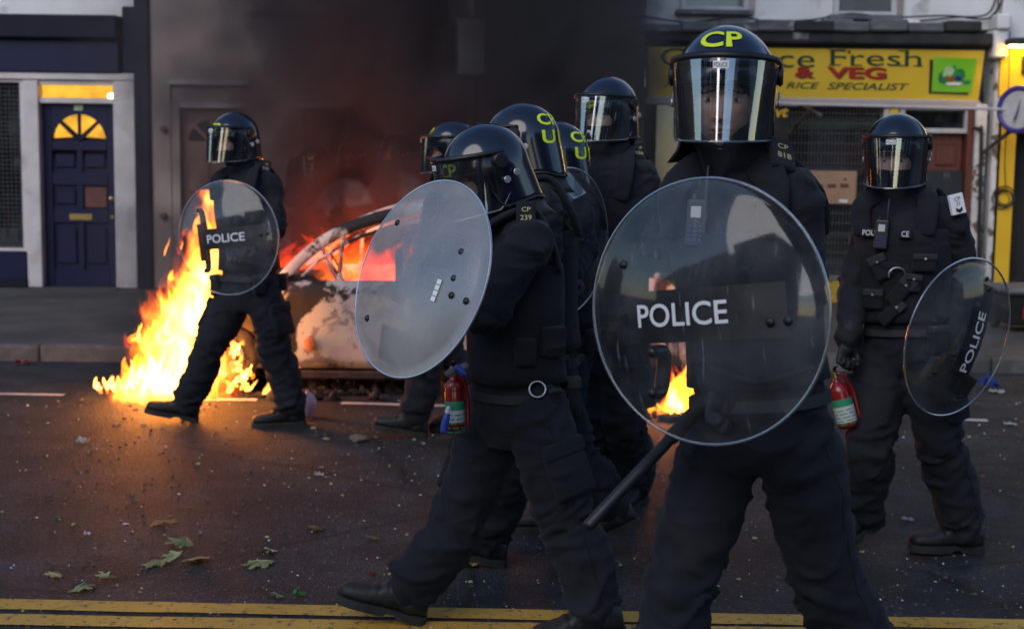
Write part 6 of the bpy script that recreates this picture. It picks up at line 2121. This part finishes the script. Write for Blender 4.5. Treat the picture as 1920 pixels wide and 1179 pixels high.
    loft(bm, rings)
    o = mk(name, bm, name + '_gas', None, world=False); o.location = base
    tag(o, label, 'fire', kind='stuff')
    return o
_b = Q(326, 722, 8.95)
gas_fire('engine_fire', 'tall bright yellow flames leaning up from the nose of the burnt car', V((_b.x, 8.95, .02)), .30, 1.18, .34, 2.0, 85)
_b = Q(262, 738, 8.95)
gas_fire('nose_fire', 'broad low flames under the front bumper of the burnt car', V((_b.x, 8.95, .0)), .22, .36, .22, 7.0, 50)
fire('flame_tongues', 'loose small tongues of flame round the tall fire at the car nose', [
    (345, 590, 8.98, 20, 45, (.06, .16), (.010, .026), (-.1, 0), 26, (2, 4, 1)),
    (378, 480, 8.98, 26, 22, (.05, .14), (.008, .022), (.2, 0), 22, (3, 4, 1)),
    (290, 640, 8.98, 25, 8, (.05, .13), (.012, .03), (.0, 0), 26, (1, 4, 2))], 3)
fire('ground_fire', 'low yellow flames spreading on the road beside the burnt car', [
    (285, 712, 9.06, 26, 8, (.06, .18), (.012, .03), (.0, 0), 40, (1, 4, 3)),
    (238, 730, 9.0, 28, 5, (.025, .10), (.006, .020), (-.1, 0), 70, (1, 3, 4)),
    (310, 728, 9.0, 16, 5, (.04, .14), (.012, .03), (.1, 0), 30, (1, 3, 4)),
    (395, 715, 9.1, 8, 3, (.02, .05), (.012, .022), (.1, 0), 8, (0, 3, 4)),
    (455, 722, 9.05, 16, 8, (.03, .12), (.010, .022), (.5, 0), 16, (0, 3, 4)),
    (445, 650, 9.2, 10, 14, (.03, .08), (.010, .02), (.2, 0), 10, (0, 3, 3))], 5)
fire('cabin_fire', 'deep red flames filling the cabin of the burnt car', [
    (640, 590, 9.95, 60, 10, (.32, .52), (.11, .19), (.1, 0), 46, (1, 0, 0)),
    (690, 548, 9.8, 36, 5, (.04, .10), (.02, .045), (.1, 0), 10, (3, 1, 0)),
    (900, 580, 9.9, 90, 16, (.25, .4), (.07, .14), (.1, 0), 20, (6, 1, 0)),
    (620, 520, 10.68, 60, 10, (.14, .34), (.09, .15), (.1, 0), 30, (1, 0, 0)),
    (650, 545, 10.2, 60, 10, (.2, .40), (.09, .15), (.1, 0), 24, (1, 0, 0))], 8)
fire('reflection_fire', 'small orange fire added on the road for the reflection in the front shield', [
    (1266, 780, 8.65, 11, 4, (.14, .33), (.03, .06), (.12, 0), 30, (4, 4, 1)),
    (1262, 782, 8.6, 22, 3, (.04, .12), (.012, .03), (.0, 0), 20, (1, 4, 2))], 13)  # added fire, stands in for a reflection on the front shield
bm = bmesh.new()
for i in range(60):
    p = Q(rsd.gauss(1262, 25), 782, 8.65 + rsd.uniform(-.2, .2)); s_ = rsd.uniform(.02, .07)
    bmesh.ops.create_icosphere(bm, subdivisions=1, radius=1, matrix=Matrix.Translation((p.x, p.y, .02)) @ Matrix.Rotation(rsd.uniform(0, 3), 4, 'Z') @ Matrix.Diagonal((s_, s_ * .6, .03, 1)))
o = mk('reflection_fire_heap', bm, 'charred'); tag(o, 'charred heap added under the fire that stands in for the shield reflection', 'debris', kind='stuff')  # heap added as a base for the stand-in fire
def fire_light(name, loc, power, col, size):
    l = bpy.data.lights.new(name, 'POINT'); l.energy = power; l.color = col; l.shadow_soft_size = size
    o = bpy.data.objects.new(name, l); COL.objects.link(o); o.location = loc
    return o
fire_light('engine_fire_light', Q(345, 580, 8.95), 12, (1.0, .28, .05), .22)
fire_light('ground_fire_light', Q(270, 705, 8.9), 6, (1.0, .28, .05), .10)
fire_light('cabin_fire_light', Q(690, 520, 9.9), 36, (1.0, .20, .03), .25)
fire_light('far_window_fire_light', Q(640, 470, 11.0), 30, (1.0, .09, .010), .25)
fire_light('rear_cabin_fire_light', Q(960, 480, 9.9), 25, (1.0, .20, .03), .25)
fire_light('reflection_fire_light', Q(1262, 740, 8.6), 2.2, (1.0, .34, .07), .10)  # lamp of the fire added for the shield reflection
# embers about the nose of the car
bm = bmesh.new()
for px, py, s_ in ((405, 715, .022), (428, 718, .02), (442, 722, .018), (455, 715, .026), (462, 705, .02), (470, 700, .018), (440, 648, .02), (446, 660, .018), (452, 672, .018), (448, 688, .018), (270, 640, .02), (285, 645, .02), (300, 640, .02), (252, 636, .018), (320, 655, .02), (350, 660, .02), (265, 690, .012), (560, 690, .01), (800, 690, .008)):
    p = Q(px, py, 9.04); bmesh.ops.create_icosphere(bm, subdivisions=1, radius=1, matrix=Matrix.Translation(p) @ Matrix.Rotation(rsd.uniform(0, 3), 4, 'Y') @ Matrix.Diagonal((s_ * 1.3, s_, s_ * .6, 1)))
o = mk('embers', bm, 'ember'); tag(o, 'glowing orange embers clinging to the front of the burnt car', 'embers', kind='stuff')

# ================================================================== SMOKE
def smoke_mat():
    m, nt, b, out = new_mat('smoke')
    nt.nodes.remove(b)
    pv = nd(nt, 'ShaderNodeVolumePrincipled')
    pv.inputs['Color'].default_value = (.125, .13, .142, 1)
    pv.inputs['Anisotropy'].default_value = .15
    tc = nd(nt, 'ShaderNodeTexCoord')
    sp = nd(nt, 'ShaderNodeSeparateXYZ')
    n0 = nd(nt, 'ShaderNodeTexNoise'); n0.inputs['Scale'].default_value = 1.0; n0.inputs['Detail'].default_value = 5; n0.inputs['Distortion'].default_value = .8
    nt.links.new(tc.outputs['Object'], n0.inputs['Vector'])
    nt.links.new(tc.outputs['Object'], sp.inputs[0])
    def math_(op, a, b_=None, clamp=False):
        n = nd(nt, 'ShaderNodeMath', operation=op); n.use_clamp = clamp
        for i, s in enumerate((a, b_)):
            if s is None: continue
            if isinstance(s, (int, float)): n.inputs[i].default_value = s
            else: nt.links.new(s, n.inputs[i])
        return n.outputs[0]
    # sideways profile of the plume, its edge broken by the billows
    xw = math_('ADD', sp.outputs['X'], math_('MULTIPLY', math_('SUBTRACT', n0.outputs['Fac'], .5), 1.7))
    xn = math_('DIVIDE', math_('ADD', xw, 3.4), 5.0, True)          # x from -3.4 to 1.6
    rp = nd(nt, 'ShaderNodeValToRGB'); rp.color_ramp.interpolation = 'B_SPLINE'
    st = [(0.0, 0.0), (.10, .18), (.28, .60), (.50, .85), (.72, 1.0), (.82, 1.0), (.875, .55), (.915, 0.0)]
    el = rp.color_ramp.elements
    el[0].position, el[0].color = st[0][0], (st[0][1],) * 3 + (1,)
    el[1].position, el[1].color = st[-1][0], (st[-1][1],) * 3 + (1,)
    for p_, v_ in st[1:-1]:
        e = el.new(p_); e.color = (v_, v_, v_, 1)
    nt.links.new(xn, rp.inputs['Fac'])
    n1 = nd(nt, 'ShaderNodeTexNoise'); n1.inputs['Scale'].default_value = 1.6; n1.inputs['Detail'].default_value = 4; n1.inputs['Distortion'].default_value = 1.0
    nt.links.new(tc.outputs['Object'], n1.inputs['Vector'])
    r1 = nd(nt, 'ShaderNodeMapRange'); r1.inputs['From Min'].default_value = .38; r1.inputs['From Max'].default_value = .62; r1.inputs['To Min'].default_value = .04; r1.inputs['To Max'].default_value = 2.7
    nt.links.new(n1.outputs['Fac'], r1.inputs['Value'])
    de = math_('MULTIPLY', math_('MULTIPLY', rp.outputs['Color'], r1.outputs[0]), 1.25)
    nt.links.new(de, pv.inputs['Density'])
    nt.links.new(pv.outputs[0], out.inputs['Volume'])
    m.cycles.volume_sampling = 'MULTIPLE_IMPORTANCE'
    MATS['smoke'] = m
smoke_mat()
bm = bmesh.new(); box(bm, -3.7, 2.5, 10.75, 14.15, .14, 5.6)
o = mk('smoke', bm, 'smoke'); tag(o, 'dark drifting smoke rising behind the burnt car', 'smoke', kind='stuff')
# ================================================================== LITTER ON THE ROAD
pmat('leaf_olive', (.46, .44, .20), (.36, .38, .17), scale=18, rough=.6, bump=.2, bscale=60, c3=(.34, .24, .09), s3=22, lo3=.54, hi3=.62)
pmat('leaf_green', (.42, .48, .22), (.54, .56, .31), scale=18, rough=.6, bump=.2, bscale=60, c3=(.26, .17, .06), s3=25, lo3=.56, hi3=.64)
pmat('leaf_brown', (.26, .17, .06), (.32, .23, .09), scale=18, rough=.6, bump=.2, bscale=60)
pmat('paper', (.62, .62, .64), (.75, .75, .76), scale=10, rough=.8)
pmat('green_plastic', (.02, .26, .07), (.04, .34, .11), scale=12, rough=.35)
pmat('pink_plastic', (.50, .28, .36), (.62, .40, .48), scale=10, rough=.4)
pmat('rubble', (.12, .085, .06), (.17, .12, .09), scale=12, rough=.9, bump=.6, bscale=30)
def leaf_bm(rr):
    bm = bmesh.new()
    tips = [(0, 1.0), (42, .86), (95, .66), (-42, .86), (-95, .66)]
    out = []
    order = [(-150, .22), (-95, .66), (-72, .50), (-42, .86), (-20, .62), (0, 1.0), (20, .62), (42, .86), (72, .50), (95, .66), (150, .22)]
    for a, r in order:
        for da, dr in ((-11, .82), (-4, .9), (0, 1.0), (4, .9), (11, .82)) if r > .6 else ((0, 1.0),):
            t = R(a + da); q = r * dr * (1 + rr.uniform(-.06, .06))
            out.append(V((q * math.sin(t), q * math.cos(t), .10 * q * q * math.sin(t * 2 + rr.uniform(0, 1)) + .06 * rr.uniform(-1, 1))))
    c = bm.verts.new((0, 0, .05)); vs = [bm.verts.new(p) for p in out]
    for i in range(len(vs)): bm.faces.new((c, vs[i], vs[(i + 1) % len(vs)]))
    return bm
lr = random.Random(21)
LEAVES = []
for i in range(5):
    me = bpy.data.meshes.new('leaf'); b_ = leaf_bm(lr); bmesh.ops.solidify(b_, geom=list(b_.faces), thickness=.015); b_.to_mesh(me); b_.free(); me.materials.append(MATS[('leaf_green', 'leaf_olive', 'leaf_green', 'leaf_olive', 'leaf_brown')[i]]); LEAVES.append(me)
leafspots = [(350, 1020, .085, 0, 'curled pale green sycamore leaf, highest of the clump at the left'), (300, 1056, .075, 1, 'green sycamore leaf at the left end of the clump'), (330, 1046, .06, 2, 'green sycamore leaf lying in the middle of the clump at the left'), (362, 1052, .075, 3, 'green sycamore leaf at the right end of the clump'),
             (488, 1058, .08, 0, 'wide green sycamore leaf right of the clump'), (506, 1035, .06, 2, 'thin green leaf above the wide sycamore leaf'), (586, 994, .055, 1, 'pale green leaf alone on the asphalt beside the striding leg'), (110, 1081, .05, 3, 'leaf near the yellow lines, highest of the three at far left'), (203, 1087, .055, 0, 'leaf near the yellow lines, rightmost of the three at far left'),
             (146, 1106, .065, 2, 'leaf touching the yellow line, lowest of the three at far left'), (889, 1060, .085, 1, 'large pale leaf between the stooping officer\'s legs'), (702, 1012, .045, 4, 'curled yellowish leaf left of the stooping officer'), (522, 1120, .04, 2, 'small green leaf near the green plastic scrap'), (616, 826, .035, 3, 'small yellow green leaf on the road beyond the white scrap'), (290, 985, .06, 4, 'brown dry leaf strip glinting in the firelight'), (315, 983, .04, 4, 'small brown dry leaf next to the glinting strip')]
for px, py, s_, k, lab in leafspots:
    g = G(px, py)
    o = bpy.data.objects.new('leaf', LEAVES[k]); COL.objects.link(o)
    o.location = (g.x, g.y, .012); o.scale = (s_ * 1.15, s_ * 1.15, s_ * .8); o.rotation_euler = (lr.uniform(-.2, .2), lr.uniform(-.2, .2), lr.uniform(0, 6.28))
    tag(o, lab, 'leaf', 'leaves fallen on the road')
def scrap(name, label, cat, px, py, s_, mat, k=0, h=.4, group='litter on the road'):
    g = G(px, py); rr = random.Random(int(px * 7 + py))
    bm = bmesh.new()
    N = 5
    gr = [[bm.verts.new((g.x + (i / N - .5) * s_ + rr.uniform(-.1, .1) * s_, g.y + (j / N - .5) * s_ * .8 + rr.uniform(-.1, .1) * s_, .006 + abs(rr.gauss(0, .25)) * s_ * h)) for j in range(N + 1)] for i in range(N + 1)]
    for i in range(N):
        for j in range(N):
            if (i, j) in ((0, 0), (N - 1, N - 1)) : continue
            bm.faces.new((gr[i][j], gr[i + 1][j], gr[i + 1][j + 1], gr[i][j + 1]))
    bmesh.ops.solidify(bm, geom=list(bm.faces), thickness=.002)
    o = mk(name, bm, mat); tag(o, label, cat, group)
scrap('paper_scrap', 'bright white crumpled paper scrap left of the stooping officer', 'paper', 598, 893, .045, 'paper', h=.9)
scrap('paper_scrap', 'small white paper scrap above the sycamore leaves at the left', 'paper', 163, 1004, .03, 'paper', h=.9)
scrap('paper_scrap', 'white paper fleck beside the glinting leaf strip', 'paper', 236, 985, .028, 'paper')
scrap('paper_scrap', 'pale greenish crumpled wrapper on the firelit road at the left', 'litter', 154, 832, .07, 'label_white', h=.9)
scrap('paper_scrap', 'white torn paper beside the right officer\'s boot', 'paper', 1702, 977, .05, 'paper', h=.7)
scrap('paper_scrap', 'white scrap on the road at the far right by the white line', 'paper', 1894, 797, .07, 'paper')
scrap('wrapper', 'red and white wrapper near the stooping officer\'s front boot', 'litter', 700, 1079, .035, 'extinguisher_red')
scrap('wrapper', 'pale wrapper right of the red one', 'litter', 733, 1069, .035, 'cardboard')
scrap('wrapper', 'pinkish wrapper by the kerb between the two right officers', 'litter', 1550, 678, .10, 'pink_plastic', h=1.0)
scrap('plastic_scrap', 'bright green plastic scrap beside the yellow lines', 'litter', 561, 1118, .045, 'green_plastic', h=.6)
scrap('plastic_scrap', 'small green plastic scrap at the far left of the road', 'litter', 110, 972, .03, 'green_plastic', h=.6)
scrap('plastic_scrap', 'red plastic scrap in the gutter at the far left', 'litter', 42, 684, .10, 'extinguisher_red', h=1.0)
scrap('plastic_scrap', 'blue plastic bag in the gutter at the right', 'litter', 1852, 728, .12, 'bottle_blue', h=1.4)
scrap('plastic_scrap', 'pale carton next to the blue bag in the gutter', 'litter', 1868, 737, .09, 'label_white', h=.5)
g = G(577, 782)
bm = bmesh.new(); tube(bm, [(V((g.x, g.y, .03)), .035), (V((g.x + .01, g.y, .09)), .045), (V((g.x + .005, g.y, .13)), .03), (V((g.x, g.y, .155)), .012)], n=14)
o = mk('plastic_bottle', bm, 'pink_plastic', smooth=True); tag(o, 'pinkish plastic bottle standing behind the striding officer\'s rear boot', 'bottle')
g = G(674, 828)
bm = bmesh.new(); bmesh.ops.create_icosphere(bm, subdivisions=2, radius=1, matrix=Matrix.Translation((g.x, g.y, .02)) @ Matrix.Diagonal((.055, .04, .025, 1)))
for v in bm.verts: v.co += v.normal * noise.noise(v.co * 40) * .012
o = mk('stone', bm, 'rubble'); tag(o, 'brown lump of rubble on the road left of the dark boots', 'stone')
# countless small chips, glass and twigs
CH = []
for nm, mt, cnt, smin, smax in (('glass_chips', 'paper', 300, .0012, .0045), ('grit', 'rubble', 1500, .002, .007), ('leaf_bits', 'leaf_olive', 130, .003, .009), ('pale_chips', 'rubble', 200, .003, .009)):
    bm = bmesh.new(); cr = random.Random(nm)
    for i in range(cnt):
        px, py = cr.uniform(-40, 1960), 750 + 440 * cr.random() ** 1.1
        g = G(px, py); s_ = cr.uniform(smin, smax) * (1 + max(0, g.y - 5) * .22)
        a = cr.uniform(0, 6.28); ca, sa = math.cos(a), math.sin(a)
        pts = [(ca * s_, sa * s_), (-sa * s_ * cr.uniform(.3, .9), ca * s_ * .7), (-ca * s_, -sa * s_ * cr.uniform(.5, 1)), (sa * s_ * .6, -ca * s_ * .5)]
        top = [bm.verts.new((g.x + x, g.y + y, s_ * cr.uniform(.2, .7) + .003)) for x, y in pts]; bot = [bm.verts.new((g.x + x * 1.1, g.y + y * 1.1, .0005)) for x, y in pts]
        bm.faces.new(top)
        for q in range(4): bm.faces.new((top[q], bot[q], bot[(q + 1) % 4], top[(q + 1) % 4]))
    bmesh.ops.recalc_face_normals(bm, faces=bm.faces)
    o = mk(nm, bm, mt); tag(o, {'glass_chips': 'glinting white glass chips strewn over the asphalt', 'grit': 'brown grit and stone crumbs strewn over the asphalt', 'leaf_bits': 'torn green leaf bits strewn over the asphalt', 'pale_chips': 'pale plastic and paper flecks strewn over the asphalt'}[nm], 'debris', kind='stuff')
